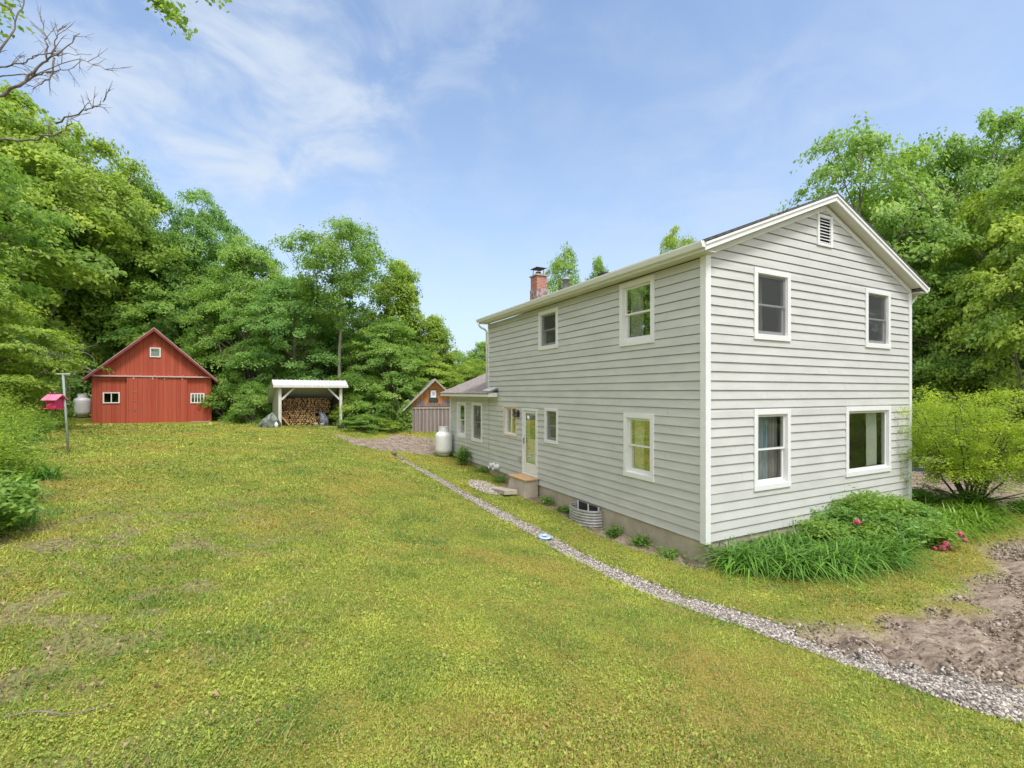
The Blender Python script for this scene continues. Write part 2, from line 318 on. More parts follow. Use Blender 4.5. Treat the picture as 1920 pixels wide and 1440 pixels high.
def groundmat():
    m, t, p = newmat('lawn_ground'); nn = t.nodes.new; lk = t.links.new; p.inputs['Roughness'].default_value = .95; p.inputs['Specular IOR Level'].default_value = .15
    tx = nn('ShaderNodeTexCoord')
    def noise(s, d=5, st=None):
        n = nn('ShaderNodeTexNoise'); n.inputs['Scale'].default_value = s; n.inputs['Detail'].default_value = d; n.inputs['Roughness'].default_value = .65
        if st: mp = nn('ShaderNodeMapping'); mp.inputs['Scale'].default_value = st; mp.inputs['Rotation'].default_value = (0, 0, radians(-28)); lk(tx.outputs['Object'], mp.inputs[0]); lk(mp.outputs[0], n.inputs['Vector'])
        else: lk(tx.outputs['Object'], n.inputs['Vector'])
        return n.outputs[0]
    def ramp(f, *st):
        r = nn('ShaderNodeValToRGB'); e = r.color_ramp.elements; e[0].position, e[0].color = st[0][0], rgb(st[0][1]); e[1].position, e[1].color = st[-1][0], rgb(st[-1][1])
        for a, c in st[1:-1]: q = e.new(a); q.color = rgb(c)
        lk(f, r.inputs[0]); return r.outputs[0]
    def mix(f, a, b, bt='MIX'):
        x = nn('ShaderNodeMixRGB'); x.blend_type = bt
        for i, v in enumerate((f, a, b)):
            if isinstance(v, float): x.inputs[i].default_value = v
            elif isinstance(v, tuple): x.inputs[i].default_value = rgb(v)
            else: lk(v, x.inputs[i])
        return x.outputs[0]
    def attr(n): a = nn('ShaderNodeAttribute'); a.attribute_name = n; return a.outputs['Fac']
    g = ramp(noise(.9), (.3, (.13, .17, .03)), (.5, (.25, .27, .045)), (.7, (.33, .28, .065)))
    g = mix(attr('dry'), g, (.30, .25, .05))
    g2 = ramp(noise(38, 4), (.3, (.45, .5, .4)), (.55, (1., 1., 1.)), (.75, (1.3, 1.25, 1.1)))
    g = mix(1., g, g2, 'MULTIPLY')
    d = ramp(noise(3.2, 8, (1, 3.2, 1)), (.33, (.13, .095, .07)), (.5, (.29, .23, .185)), (.68, (.44, .365, .305)))
    d = mix(1., d, ramp(noise(30, 5), (.3, (.6, .58, .56)), (.6, (1.1, 1.1, 1.1))), 'MULTIPLY')
    lt = ramp(noise(26, 3), (.35, (.1, .075, .05)), (.65, (.38, .3, .22)))
    c = mix(attr('litter'), g, lt); c = mix(attr('mud'), c, d); lk(c, p.inputs['Base Color'])
    b = nn('ShaderNodeBump'); b.inputs['Strength'].default_value = .7; b.inputs['Distance'].default_value = .03; lk(noise(42, 5), b.inputs['Height']); lk(b.outputs[0], p.inputs['Normal'])
    return m
me = mesh_np('ground', np.c_[GX.ravel(), GY.ravel(), GZ.ravel()], F, groundmat(), attrs={'mud': mud_mask(GX, GY).ravel(), 'dry': (dry_mask(GX, GY)*.7).ravel(), 'litter': (litter_mask(GX, GY)*.6).ravel()}, smooth=True)
prop(link('ground', me), kind='structure')
# far wooded hill, distance haze mixed into its pale greens
hx = np.linspace(-170, 90, 130); hy = np.linspace(150, 260, 30); HX, HY = np.meshgrid(hx, hy)
HZ = 18*np.exp(-((HX+28)/70)**2)*np.exp(-((HY-205)/38)**2)+5*fbm(HX*.09, HY*.09, 4)-4+2.6*fbm(HX*.4, HY*.4, 8)
idx = np.arange(HX.size).reshape(HX.shape); F = np.stack([idx[:-1, :-1], idx[:-1, 1:], idx[1:, 1:], idx[1:, :-1]], -1).reshape(-1, 4)
prop(link('hill', mesh_np('hill', np.c_[HX.ravel(), HY.ravel(), HZ.ravel()], F, mat('hazed_far_wood', (.16, .24, .17), .95, (.3, .38, .26), .35, bump=1, bscale=.8), smooth=True)), kind='structure')

# ---------------------------------------------------------------- leaves, blades, stones
def leaf_quads(C, Nn, L_, W_, rg, fold=.15):
    n = len(C); a = rg.normal(size=(n, 3)); Nn = Nn/np.linalg.norm(Nn, axis=1, keepdims=True)
    a -= (a*Nn).sum(1, keepdims=True)*Nn; a /= np.linalg.norm(a, axis=1, keepdims=True)+1e-9; b = np.cross(Nn, a)
    L_ = np.broadcast_to(L_, (n,))[:, None]; W_ = np.broadcast_to(W_, (n,))[:, None]
    V = np.stack([C-a*L_*.5, C-b*W_*.5+Nn*W_*fold, C+a*L_*.5-Nn*L_*.1, C+b*W_*.5+Nn*W_*fold], 1).reshape(-1, 3)
    return V, np.arange(4*n).reshape(-1, 4)
def blades(base, az, h, reach, w, rg, seg=5, droop=1.):
    """arching strips; base (n,3)"""
    n = len(base); t = np.linspace(0, 1, seg+1)[None, :]
    r = reach[:, None]*(t**1.3); z = h[:, None]*(1.9*t-1.05*droop*t**2.4*(reach/np.maximum(h, .01)).clip(0, 1.3)[:, None]-.35*t**2)
    cx = base[:, 0:1]+np.cos(az)[:, None]*r; cy = base[:, 1:2]+np.sin(az)[:, None]*r; cz = base[:, 2:3]+z
    ww = w[:, None]*np.clip(1.15*(1-t**2.2), .04, 1)*.5; sx = -np.sin(az)[:, None]*ww; sy = np.cos(az)[:, None]*ww
    Lf = np.stack([cx-sx, cy-sy, cz], -1); R = np.stack([cx+sx, cy+sy, cz], -1); V = np.stack([Lf, R], 2).reshape(-1, 3)
    k = (seg+1)*2; b = (np.arange(n)*k)[:, None]+(np.arange(seg)*2)[None, :]
    F = np.stack([b, b+1, b+3, b+2], -1).reshape(-1, 4); return V, F, k
# grass
def house_local(x, y):
    dx, dy = x-3.52, y-8.55; c, s = cos(radians(27)), sin(radians(27)); return dx*c+dy*s, -dx*s+dy*c
n = 1000000
r = (1.25**-.2+(28**-.2-1.25**-.2)*rng.random(n))**(-1/.2); th = rng.uniform(-1.02, 1.02, n)
x = np.sin(th)*r; y = np.cos(th)*r
mm = mud_mask(x, y); pm = path_mask(x, y); lx, ly = house_local(x, y)
dens = (1-mm)**1.5*(1-.7*litter_mask(x, y))*sstep(-.04, .07, pm+(fbm(x*5, y*5, 2)-.5)*.42); dens = np.where((lx > -.02) & (ly > -.02) & (ly < 14) & (lx < 7.6), 0, dens)
dens = dens*(1-.55*sstep(.55, .75, fbm(x*3.1, y*3.1, 58))*sstep(7, 3, r)); keep = (rng.random(n) < dens) & (y > .3); x, y, r = x[keep], y[keep], r[keep]; n = len(x)
z = HF(x, y); tall = .009+.018*fbm(x*1.3, y*1.3, 15)+.0007*r+.03*sstep(.12, 0, path_mask(x, y))*rng.random(n); tall *= rng.uniform(.5, 1.6, n)*(1+.9*(rng.random(n) < .03))
flat = rng.random(n) < .4*sstep(.35, .65, fbm(x*.8, y*.8, 91))+.38                         # clover and other broad leaves
az = rng.uniform(0, 2*pi, n); wd = np.maximum(.0026, .0008*r)*rng.uniform(.7, 1.4, n)
lean = tall*rng.uniform(.3, 1.5, n)
p0 = np.stack([x, y, z-.004], 1); d = np.stack([np.cos(az)*lean, np.sin(az)*lean, tall], 1); sw = np.stack([-np.sin(az), np.cos(az), 0*az], 1)*wd[:, None]
Vb = np.stack([p0-sw, p0+sw, p0+d*.6+sw*.8+np.array([0, 0, .004]), p0+d-sw*.2], 1)
cz = z+tall*.9*rng.uniform(.2, 1.3, n); sz = np.maximum(.0048, .0010*r)*rng.uniform(.8, 1.9, n)*(1+1.3*(rng.random(n) < .05*sstep(.45, .7, fbm(x*1.1, y*1.1, 95))*2))
Vl, _ = leaf_quads(np.stack([x, y, cz], 1), np.stack([rng.normal(0, .6, n), rng.normal(0, .6, n), np.ones(n)], 1), sz*1.5, sz*1.2, rng)
V = np.where(flat[:, None, None], Vl.reshape(n, 4, 3), Vb).reshape(-1, 3)
tn_ = np.clip(rng.normal(.45, .24, n)+.9*(fbm(x*.6, y*.6, 33)-.5)+1.1*(fbm(x*2.5, y*2.5, 34)-.5)+.10*flat-.03*sstep(9, 22, y), 0, 1); dry = (rng.random(n) < .07+.42*dry_mask(x, y)+.35*sstep(.52, .68, fbm(x*3.1, y*3.1, 58)))*rng.uniform(.5, 1, n)
def grassmat():
    m = leafmat('grass', (.10, .205, .04), (.50, .55, .10), .3, .55, False); t = m.node_tree; p = t.nodes['Principled BSDF']
    a = t.nodes.new('ShaderNodeAttribute'); a.attribute_name = 'dry'; src = p.inputs['Base Color'].links[0].from_socket
    x = t.nodes.new('ShaderNodeMixRGB'); t.links.new(a.outputs['Fac'], x.inputs[0]); t.links.new(src, x.inputs[1]); x.inputs[2].default_value = (.46, .33, .12, 1)
    for l in list(t.links):
        if l.from_socket == src and l.to_node != x: ts = l.to_socket; t.links.remove(l); t.links.new(x.outputs[0], ts)
    return m
me = mesh_np('grass', V, np.arange(4*n).reshape(-1, 4), grassmat(), attrs={'tint': np.repeat(tn_, 4), 'dry': np.repeat(dry, 4)})
prop(link('grass', me), kind='stuff', label='short mossy lawn grass and clover blades covering the yard', cat='grass')
# fallen leaves
n = 12000; x = rng.uniform(-7, 3.5, n); y = rng.uniform(1.1, 9, n); k = (rng.random(n) < litter_mask(x, y)*.95+.012+.25*sstep(.12, .0, np.abs(path_mask(x, y)-.05))*(rng.random(n) < .15)); x, y = x[k], y[k]
xs = rng.uniform(0, 1, 420); a0 = np.array([3.25, 8.45]); a1 = np.array([-.3, 15.5]); q = a0[None]+(a1-a0)[None]*xs[:, None]+np.array([[-.891, -.454]])*np.abs(rng.normal(.1, .14, 420))[:, None]
x = np.r_[x, q[:, 0]]; y = np.r_[y, q[:, 1]]; n = len(x)
sz = rng.uniform(.012, .034, n)
V, F = leaf_quads(np.stack([x, y, HF(x, y)+rng.uniform(.012, .035, n)], 1), np.stack([rng.normal(0, .35, n), rng.normal(0, .35, n), np.ones(n)], 1), sz*1.3, sz*.8, rng, .5)
prop(link('fallen_leaves', mesh_np('fallen_leaves', V, F, leafmat('dead_leaf', (.12, .075, .045), (.42, .31, .2), .1, .8, False), tint=np.repeat(rng.random(n), 4))), kind='stuff', label='dry brown fallen leaves scattered on lawn and foundation edge', cat='fallen leaves')
# gravel path: base strip + pebbles
mb = MB(); L_, R_ = [], []
P = []
for i in range(len(PATH)-1):
    for k in range(14):
        t = k/14; P.append((PATH[i][0]*(1-t)+PATH[i+1][0]*t, PATH[i][1]*(1-t)+PATH[i+1][1]*t, PW[i]*(1-t)+PW[i+1]*t))
P = np.array(P); sm = np.array([np.convolve(np.pad(P[:, k], 9, mode='edge'), np.ones(19)/19, 'valid') for k in range(3)]).T
T = np.gradient(sm[:, :2], axis=0); T /= np.linalg.norm(T, axis=1, keepdims=True); NN = np.stack([-T[:, 1], T[:, 0]], 1)
cols = []
for j, f in enumerate(np.linspace(-1, 1, 9)):
    wv = sm[:, 2]*(1+.22*(fbm(np.arange(len(sm))*.22, np.full(len(sm), float(np.sign(f))), 12)-.5)*2)
    q = sm[:, :2]+NN*(wv*f)[:, None]; cols.append(np.c_[q, HF(q[:, 0], q[:, 1])+.012-.03*abs(f)**4])
V = np.stack(cols, 1).reshape(-1, 3); idx = np.arange(len(sm)*9).reshape(-1, 9); F = np.stack([idx[:-1, :-1], idx[:-1, 1:], idx[1:, 1:], idx[1:, :-1]], -1).reshape(-1, 4)
prop(link('gravel_path', mesh_np('gravel_path', V, F, mat('gravel_bed', (.13, .10, .08), .95, (.34, .3, .26), 45, bump=.8, bscale=60), smooth=True)), kind='structure')
ICO_V = np.array([(0,0,1),(.894,0,.447),(.276,.851,.447),(-.724,.526,.447),(-.724,-.526,.447),(.276,-.851,.447),(.724,.526,-.447),(-.276,.851,-.447),(-.894,0,-.447),(-.276,-.851,-.447),(.724,-.526,-.447),(0,0,-1)])
ICO_F = np.array([(0,1,2),(0,2,3),(0,3,4),(0,4,5),(0,5,1),(1,6,2),(2,7,3),(3,8,4),(4,9,5),(5,10,1),(6,7,2),(7,8,3),(8,9,4),(9,10,5),(10,6,1)])
def stones(x, y, s, lift=.4):
    n = len(x); az = rng.uniform(0, 6.28, n); sc = np.stack([s*rng.uniform(.7, 1.3, n), s*rng.uniform(.6, 1.1, n), s*rng.uniform(.4, .8, n)], 1)
    V = ICO_V[None]*(1+rng.normal(0, .16, (n, 12, 1)))*sc[:, None, :]
    c, s_ = np.cos(az)[:, None], np.sin(az)[:, None]; X = V[:, :, 0]*c-V[:, :, 1]*s_; Y = V[:, :, 0]*s_+V[:, :, 1]*c
    tl = rng.normal(0, .4, (n, 1)); Z = V[:, :, 2]+X*tl
    z = HF(x, y)+.012+s*lift*.6
    return np.stack([X+x[:, None], Y+y[:, None], Z+z[:, None]], -1).reshape(-1, 3), (ICO_F[None]+12*np.arange(n)[:, None, None]).reshape(-1, 3)
n = 36000; ii = rng.random(n)**.62*(len(sm)-1); i0 = ii.astype(int).clip(0, len(sm)-2); ft = ii-i0
c = sm[i0]*(1-ft)[:, None]+sm[i0+1]*ft[:, None]; off = np.clip(rng.normal(0, .55, n), -1.18, 1.18)
off = np.where(rng.random(n) < .6, rng.uniform(-1, 1, n), off); q = c[:, :2]+NN[i0]*(c[:, 2]*off)[:, None]
k = q[:, 1] > .6; q = q[k]; n = len(q); s_ = rng.uniform(.009, .02, n)*(1+.25*(rng.random(n) < .1))
V, F = stones(q[:, 0], q[:, 1], s_)
def stonemat():
    m, t, p = newmat('pebble'); p.inputs['Roughness'].default_value = .85; a = t.nodes.new('ShaderNodeAttribute'); a.attribute_name = 'tint'
    r = t.nodes.new('ShaderNodeValToRGB'); e = r.color_ramp.elements; e[0].position = 0; e[0].color = (.10, .085, .075, 1); e[1].position = 1; e[1].color = (.64, .60, .55, 1)
    for a_, c_ in ((.35, (.20, .18, .165)), (.55, (.33, .27, .23)), (.75, (.42, .385, .35))): z_ = e.new(a_); z_.color = rgb(c_)
    t.links.new(a.outputs['Fac'], r.inputs[0]); t.links.new(r.outputs[0], p.inputs['Base Color']); return m
M_stone = stonemat()
prop(link('gravel', mesh_np('gravel', V, F, M_stone, tint=np.repeat(rng.random(n), 12))), kind='stuff', label='grey and white crushed stone filling the drainage strip', cat='gravel')
# clods and pebbles on bare soil
n = 90000; x = rng.uniform(3.2, 14, n); y = rng.uniform(1.5, 12, n); k = (mud_mask(x, y) > .45) & (rng.random(n) < sstep(.4, .62, fbm(x*1.5+y*.8, y*2.6-x*1.2, 70))*.8+.06) & (path_mask(x, y) > 0); x, y = x[k], y[k]
x2 = rng.uniform(-9, -2.8, 9000); y2 = rng.uniform(19.5, 24.6, 9000); k = (mud_mask(x2, y2) > .6) & (rng.random(9000) < .35); x = np.r_[x, x2[k]]; y = np.r_[y, y2[k]]; n = len(x)
s_ = rng.uniform(.005, .018, n)*(1+1.4*(rng.random(n) < .06))
V, F = stones(x, y, s_, .1)
m_clod = M_stone.copy(); m_clod.name = 'soil_clod'
for e_, c_ in zip([n_ for n_ in m_clod.node_tree.nodes if n_.type == 'VALTORGB'][0].color_ramp.elements, ((.07, .05, .035), (.14, .10, .075), (.24, .185, .145), (.34, .275, .225), (.5, .43, .37))): e_.color = rgb(c_)
prop(link('soil_clods', mesh_np('soil_clods', V, F, m_clod, tint=np.repeat(rng.random(n), 12))), kind='stuff', label='crumbled brown soil clods on the churned bare earth', cat='soil')

# ---------------------------------------------------------------- the house
TG = Matrix(((1,0,0,0),(0,-1,0,0),(0,0,1,0),(0,0,0,1)))       # gable wall: (s, out, z) -> (x, -y, z)
TL = Matrix(((0,-1,0,0),(1,0,0,0),(0,0,1,0),(0,0,0,1)))       # long wall: (s, out, z) -> (y, -x, z)
HW, HL, AL, ZB, ZE = 7.32, 9.57, 13.75, .26, 5.5
house = empty('house', (3.52, 8.55, 0), radians(27), 'two storey house with pale grey lap siding, white trim and low wing at far end', 'house')
def siding(name, T, s0, s1, z0, z1, holes, top=None, tri=None, seed=1, parent=house, exp=.1737):
    mb = MB(); mb.T = T; rg = random.Random(seed); n = int(math.ceil((z1-z0)/exp))
    for k in range(n):
        a, b = z0+k*exp, min(z0+(k+1)*exp, z1)
        if b-a < .01: continue
        cuts = sorted({a, b}|{h[i] for h in holes for i in (2, 3) if a < h[i] < b}|({a+(b-a)*j/4 for j in range(1, 4)} if tri and b > tri[0] else set()))
        joints = [rg.uniform(s0+.8, s1-.8) for _ in range(1 if s1-s0 < 8 else 2)]
        for c, e in zip(cuts[:-1], cuts[1:]):
            lo, hi = s0, s1
            lo2, hi2 = s0, s1
            if tri:
                for q in (0, 1):
                    zq = (c, e)[q]; ins = max(0, (zq-tri[0])/tri[1])
                    if q == 0: lo, hi = s0+ins, s1-ins
                    else: lo2, hi2 = s0+ins, s1-ins
                if lo >= hi: continue
                if lo2 > hi2: lo2 = hi2 = (s0+s1)/2
            iv = [(lo, hi)]
            for h in holes:
                if h[2] < (c+e)/2 < h[3]: iv = [p for u, v in iv for p in ((u, min(v, h[0])), (max(u, h[1]), v)) if p[1]-p[0] > .003]
            iv = [p for u, v in iv for p in _split(u, v, joints)]
            f = lambda z: .020-.015*(z-a)/exp
            for u, v in iv:
                u2 = lo2 if u == lo else u; v2 = hi2 if v == hi else v
                if u2 > v2: continue
                if c == a:
                    g = .010                                   # drip edge: a small dark reveal under each board
                    mb.add([(u, f(a)-.0005, a+.0), (v, f(a)-.0005, a+.0), (v, -.03, a+.0), (u, -.03, a+.0)], [(0, 1, 2, 3)])
                    if k: mb.add([(u, -.03, a), (v, -.03, a), (v, -.028, a-g-.01), (u, -.028, a-g-.01)], [(0, 1, 2, 3)])
                mb.add([(u, f(c), c), (v, f(c), c), (v2, f(e)-(.009 if e == b and e < z1 else 0), e-(.009 if e == b and e < z1 else 0)), (u2, f(e)-(.009 if e == b and e < z1 else 0), e-(.009 if e == b and e < z1 else 0))], [(0, 1, 2, 3)])
    return mb.build(name, M_siding, parent)
def _split(u, v, joints):
    o = []; p = u
    for j in sorted(joints):
        if p+.1 < j < v-.1: o.append((p, j-.0014)); p = j+.0014
    o.append((p, v)); return o
# openings: s0, s1, z0, z1 of outer casing
WL = dict(a=(4.93, 5.98, 4.22, 5.34), b=(1.27, 2.35, 4.02, 5.42), c=(1.28, 2.21, 1.14, 2.54), d=(4.93, 5.64, 1.55, 2.54), s=(7.37, 8.34, 1.55, 2.56), e=(10.17, 11.2, 1.09, 2.60), f=(11.86, 12.85, 1.1, 2.59))
DOOR = (6.05, 6.99, .50, 2.50)
WG = dict(a=(1.31, 2.44, 4.03, 5.43), b=(5.24, 6.33, 4.04, 5.42), c=(1.31, 2.44, 1.07, 2.66), d=(4.44, 6.35, 1.09, 2.67))
VENT = (3.36, 3.92, 6.15, 6.82)
def shrink(h, m=.03): return (h[0]+m, h[1]-m, h[2]+m, h[3]-m)
RS = .40
siding('gable_siding', TG, .10, HW-.09, ZB, 7.04, [shrink(h) for h in WG.values()]+[shrink(VENT)], tri=(ZE+.085, RS), seed=3)
siding('side_siding', TL, .10, HL, ZB, ZE-.02, [shrink(h) for k, h in WL.items() if k in 'abcds']+[shrink(DOOR)], seed=5)
siding('wing_siding', TL, HL+.02, AL-.08, ZB, 2.86, [shrink(WL['e']), shrink(WL['f'])], seed=8)
# unseen walls, floors and inner partitions
mb = MB(); mb.box(HW-.02, HW, 0, HL, ZB, 5.48); mb.box(0, HW, HL-.02, HL, 2.9, 5.48); mb.box(0, HW, AL-.02, AL, ZB, 2.8); mb.box(HW-.02, HW, HL, AL, ZB, 2.8)
mb.prism([(-.02, 2.8), (HW, 2.8), (3.66, 4.5)], .02, 'y', AL-.02); mb.prism([(0, 5.4), (HW, 5.4), (3.66, 6.9)], .02, 'y', HL-.02); mb.build('rear_wall', M_siding, house)
mb = MB(); mb.box(.03, HW-.03, .03, AL-.03, .30, .36); mb.box(.03, HW-.03, .03, HL-.03, 2.76, 3.0); mb.box(.03, HW-.03, .03, HL-.03, 5.44, 5.47)
mb.box(3.3, 3.4, .05, HL-.05, .37, 2.75); mb.box(.05, HW-.05, 3.3, 3.4, .37, 2.75); mb.box(3.3, 3.4, .05, HL-.05, 3.01, 5.43); mb.box(.05, HW-.05, 3.1, 3.2, 3.01, 5.43)
mb.box(2.6, 2.7, HL, AL-.05, .37, 2.78); mb.box(.05, 3.2, 8.9, 9.0, .37, 2.75); mb.build('interior', M_room, house)
mb = MB(); mb.box(.02, HW-.02, .02, AL-.02, -1.2, ZB+.01); mb.build('foundation', M_conc, house)
# corner boards and frieze
mb = None
for T_, b_ in ((TG, (-.034, .10, .0, .034, ZB-.03, 5.49)), (TG, (HW-.09, HW+.03, .0, .034, ZB-.03, 5.49)), (TL, (.0, .10, .0, .034, ZB-.03, 5.475)), (TL, (HL-.01, HL+.06, .0, .034, 2.95, 5.475)), (TL, (AL-.08, AL, .0, .034, ZB-.03, 2.84))):
    mb = MB(); mb.T = T_; mb.box(*b_); mb.build('corner_board', M_trim, house, bevel=.004)
mb = MB()
for s in (-1, 1):
    P_ = [(0, 5.47), (0, 5.575), (3.66, 5.575+RS*3.66), (3.66, 5.47+RS*3.66)]; P_ = [(x if s < 0 else HW-x, z) for x, z in P_]; mb.prism(P_, .03, 'y', -.032-.001*s)
mb.build('frieze_board', M_trim, house)
# main roof
def zr(x): return 5.655+RS*(min(x, HW-x)+.30)
X0, X1, Y0, Y1 = -.30, HW+.30, -.25, HL+.25
mb = MB(); mb.prism([(X0-.03, zr(X0)-.012), (3.66, zr(3.66)), (X1+.03, zr(X1)-.012), (X1+.03, zr(X1)-.04), (3.66, zr(3.66)-.032), (X0-.03, zr(X0)-.04)], Y1-Y0+.05, 'y', Y0-.025)
for k in range(1, 33):                                              # shingle courses as small steps
    for s in (0, 1):
        x = X0+k*.125
        if x < 3.6: a, b = (x, x+.012); P_ = [(a, zr(a)+.001), (a, zr(a)+.008), (b+.1, zr(b+.1)+.001)]; P_ = [(q if s == 0 else HW-q, z) for q, z in P_]; mb.prism(P_, Y1-Y0+.04, 'y', Y0-.02)
roof = mb.build('roof', M_shingle, house)
mb = MB()
for s in (0, 1):
    f = (lambda q: q) if s == 0 else (lambda q: HW-q)
    mb.prism([(f(X0), zr(X0)-.045), (f(3.66), zr(3.66)-.035), (f(3.66), zr(3.66)-.175), (f(X0), zr(X0)-.185)], .028, 'y', Y0+.002*s)     # rake board
    mb.prism([(f(X0), zr(X0)-.045), (f(3.66), zr(3.66)-.035), (f(3.66), zr(3.66)-.085), (f(X0), zr(X0)-.09)], .02, 'y', Y0-.021+.002*s)  # drip moulding
    mb.prism([(f(X0), zr(X0)-.045), (f(3.66), zr(3.66)-.035), (f(3.66), zr(3.66)-.175), (f(X0), zr(X0)-.185)], .028, 'y', Y1-.03)
mb.box(X0-.001, X0+.025, Y0+.03, Y1-.03, 5.47, zr(X0)-.04); mb.box(X1-.025, X1+.001, Y0+.03, Y1-.03, 5.47, zr(X0)-.04)
mb.build('fascia', M_trim, roof)
mb = MB()
for s in (0, 1):
    f = (lambda q: q) if s == 0 else (lambda q: HW-q)
    mb.prism([(f(.0), zr(0)-.165), (f(3.66), zr(3.66)-.14), (f(3.66), zr(3.66)-.16), (f(.0), zr(0)-.185)], -Y0-.03, 'y', Y0+.03)
    mb.prism([(f(X0+.03), 5.478), (f(0.0), 5.478), (f(.0), 5.492), (f(X0+.03), 5.492)], Y1-Y0-.06, 'y', Y0+.03)
mb.build('soffit', M_soffit, roof)
mb = MB(); g0 = X0-.003
mb.prism([(g0, 5.52), (g0-.075, 5.52), (g0-.11, 5.60), (g0-.11, 5.63), (g0-.10, 5.63), (g0-.10, 5.605), (g0-.068, 5.53), (g0, 5.53)], Y1-Y0, 'y', Y0)
mb.prism([(g0, 5.52), (g0-.075, 5.52), (g0-.11, 5.60), (g0-.11, 5.63), (g0, 5.63)], .006, 'y', Y0-.007); mb.prism([(g0, 5.52), (g0-.075, 5.52), (g0-.11, 5.60), (g0-.11, 5.63), (g0, 5.63)], .006, 'y', Y1+.001)
gx1 = X1+.003; mb.prism([(gx1, 5.52), (gx1+.075, 5.52), (gx1+.11, 5.60), (gx1+.11, 5.63), (gx1, 5.63)], Y1-Y0, 'y', Y0)
mb.build('gutter', M_trim, roof)
mb = MB(); mb.tube([(-.36, HL+.12, 5.53), (-.36, HL+.12, 5.42), (-.30, HL+.11, 5.34), (-.12, HL+.09, 5.26), (-.07, HL+.08, 5.18), (-.07, HL+.08, 3.2)], .035, 8)
mb.build('downspout', M_trim, house)
mb = MB(); mb.box(HW+.035, HW+.105, .0, .06, .1, 5.3); mb.tube([(HW+.36, .03, 5.53), (HW+.36, .03, 5.42), (HW+.09, .03, 5.22)], .035, 8); mb.build('downspout', M_trim, house)
# wing roof
def zw(x): return 2.985+.40*(min(x, HW-x)+.40)
mb = MB(); mb.prism([(-.42, zw(-.42)-.01), (3.66, zw(3.66)), (HW+.4, zw(HW+.4)), (HW+.4, zw(HW+.4)-.04), (3.66, zw(3.66)-.04), (-.42, zw(-.42)-.05)], AL+.22-HL, 'y', HL+.004)
mb.prism([(-.42, zw(-.42)-.01), (-.036, zw(-.036)), (-.036, zw(-.036)-.04), (-.42, zw(-.42)-.05)], HL+.003-8.76, 'y', 8.76)
wroof = mb.build('wing_roof', M_shingle2, house)
mb = MB(); mb.box(-.40, -.375, 8.78, AL+.2, 2.83, zw(-.4)-.04); mb.box(-.374, -.036, 8.78, 8.80, 2.83, zw(-.3)-.05); mb.box(-.374, -.036, 8.801, AL+.18, 2.835, 2.85)
mb.prism([(-.37, 2.83), (-.37, 2.94), (3.66, zw(3.66)-.05), (3.66, zw(3.66)-.18)], .02, 'y', AL+.19); mb.build('fascia', M_trim, wroof)
mb = MB(); mb.T = Matrix.Translation((-.036, HL-.02, zw(0)+.01)) @ Matrix.Rotation(radians(-21), 4, 'Y'); mb.box(-.36, .0, -.62, -.5, 0, .03); mb.box(-.34, .0, -.3, -.22, 0, .03); mb.box(-.36, .0, -.79, -.74, 0, .025); mb.build('flashing', M_trim, wroof)
# chimney, vents
mb = MB(); mb.box(1.29, 1.69, 8.35, 8.80, 5.9, 7.12); ch = mb.build('chimney', M_brick, house)
mb = MB(); mb.box(1.25, 1.73, 8.31, 8.84, 7.12, 7.17); mb.build('chimney_crown', M_conc, ch)
mb = MB(); mb.tube([(1.5, 8.61, 7.17), (1.5, 8.61, 7.30)], .10, 12); [mb.tube([(1.5+a, 8.61+b, 7.17), (1.5+a*.9, 8.61+b*.9, 7.42)], .012, 6) for a in (-.13, .13) for b in (-.17, .17)]
mb.add([(1.28, 8.36, 7.42), (1.72, 8.36, 7.42), (1.72, 8.86, 7.42), (1.28, 8.86, 7.42), (1.5, 8.61, 7.5)], [(3, 2, 1, 0), (0, 1, 4), (1, 2, 4), (2, 3, 4), (3, 0, 4)]); mb.build('chimney_cap', mat('rusty_metal', (.1, .06, .05), .8, (.2, .12, .1), 20), ch)
mb = MB(); mb.box(1.27, 1.71, 8.33, 8.82, 6.2, 6.66); mb.build('chimney_flashing', mat('mottled_flashing', (.30, .13, .11), .7, (.42, .38, .39), 9, contrast=(.42, .56)), ch)
mb = MB(); mb.lathe([(.0, .34), (.15, .34), (.15, .28), (.11, .28), (.11, -.2)], 16, (2.0, 7.6, zr(2.0))); mb.build('roof_vent', M_steel, roof)
mb = MB(); mb.box(2.2, 2.5, 5.75, 6.1, zr(2.2)-.05, zr(2.4)+.03); mb.build('roof_vent', M_black, roof, bevel=.02)
# gable vent
mb = MB(); mb.T = TG; s0, s1, z0, z1 = VENT
mb.box(s0, s0+.075, 0, .04, z0, z1); mb.box(s1-.075, s1, 0, .04, z0, z1); mb.box(s0+.075, s1-.075, 0, .04, z0, z0+.06); mb.box(s0+.075, s1-.075, 0, .04, z1-.06, z1)
gv = mb.build('gable_vent', M_trim, house, bevel=.003)
mb = MB(); mb.T = TG
for k in range(8): z = z0+.075+k*.067; mb.add([(s0+.075, .032, z), (s1-.075, .032, z), (s1-.075, -.02, z+.05), (s0+.075, -.02, z+.05), (s0+.075, .026, z-.004), (s1-.075, .026, z-.004)], [(0, 1, 2, 3), (0, 1, 5, 4)])
mb.build('louvre', M_trim, gv)
mb = MB(); mb.T = TG; mb.box(s0+.05, s1-.05, -.08, -.06, z0+.03, z1-.03); mb.build('mesh_backing', M_black, gv)
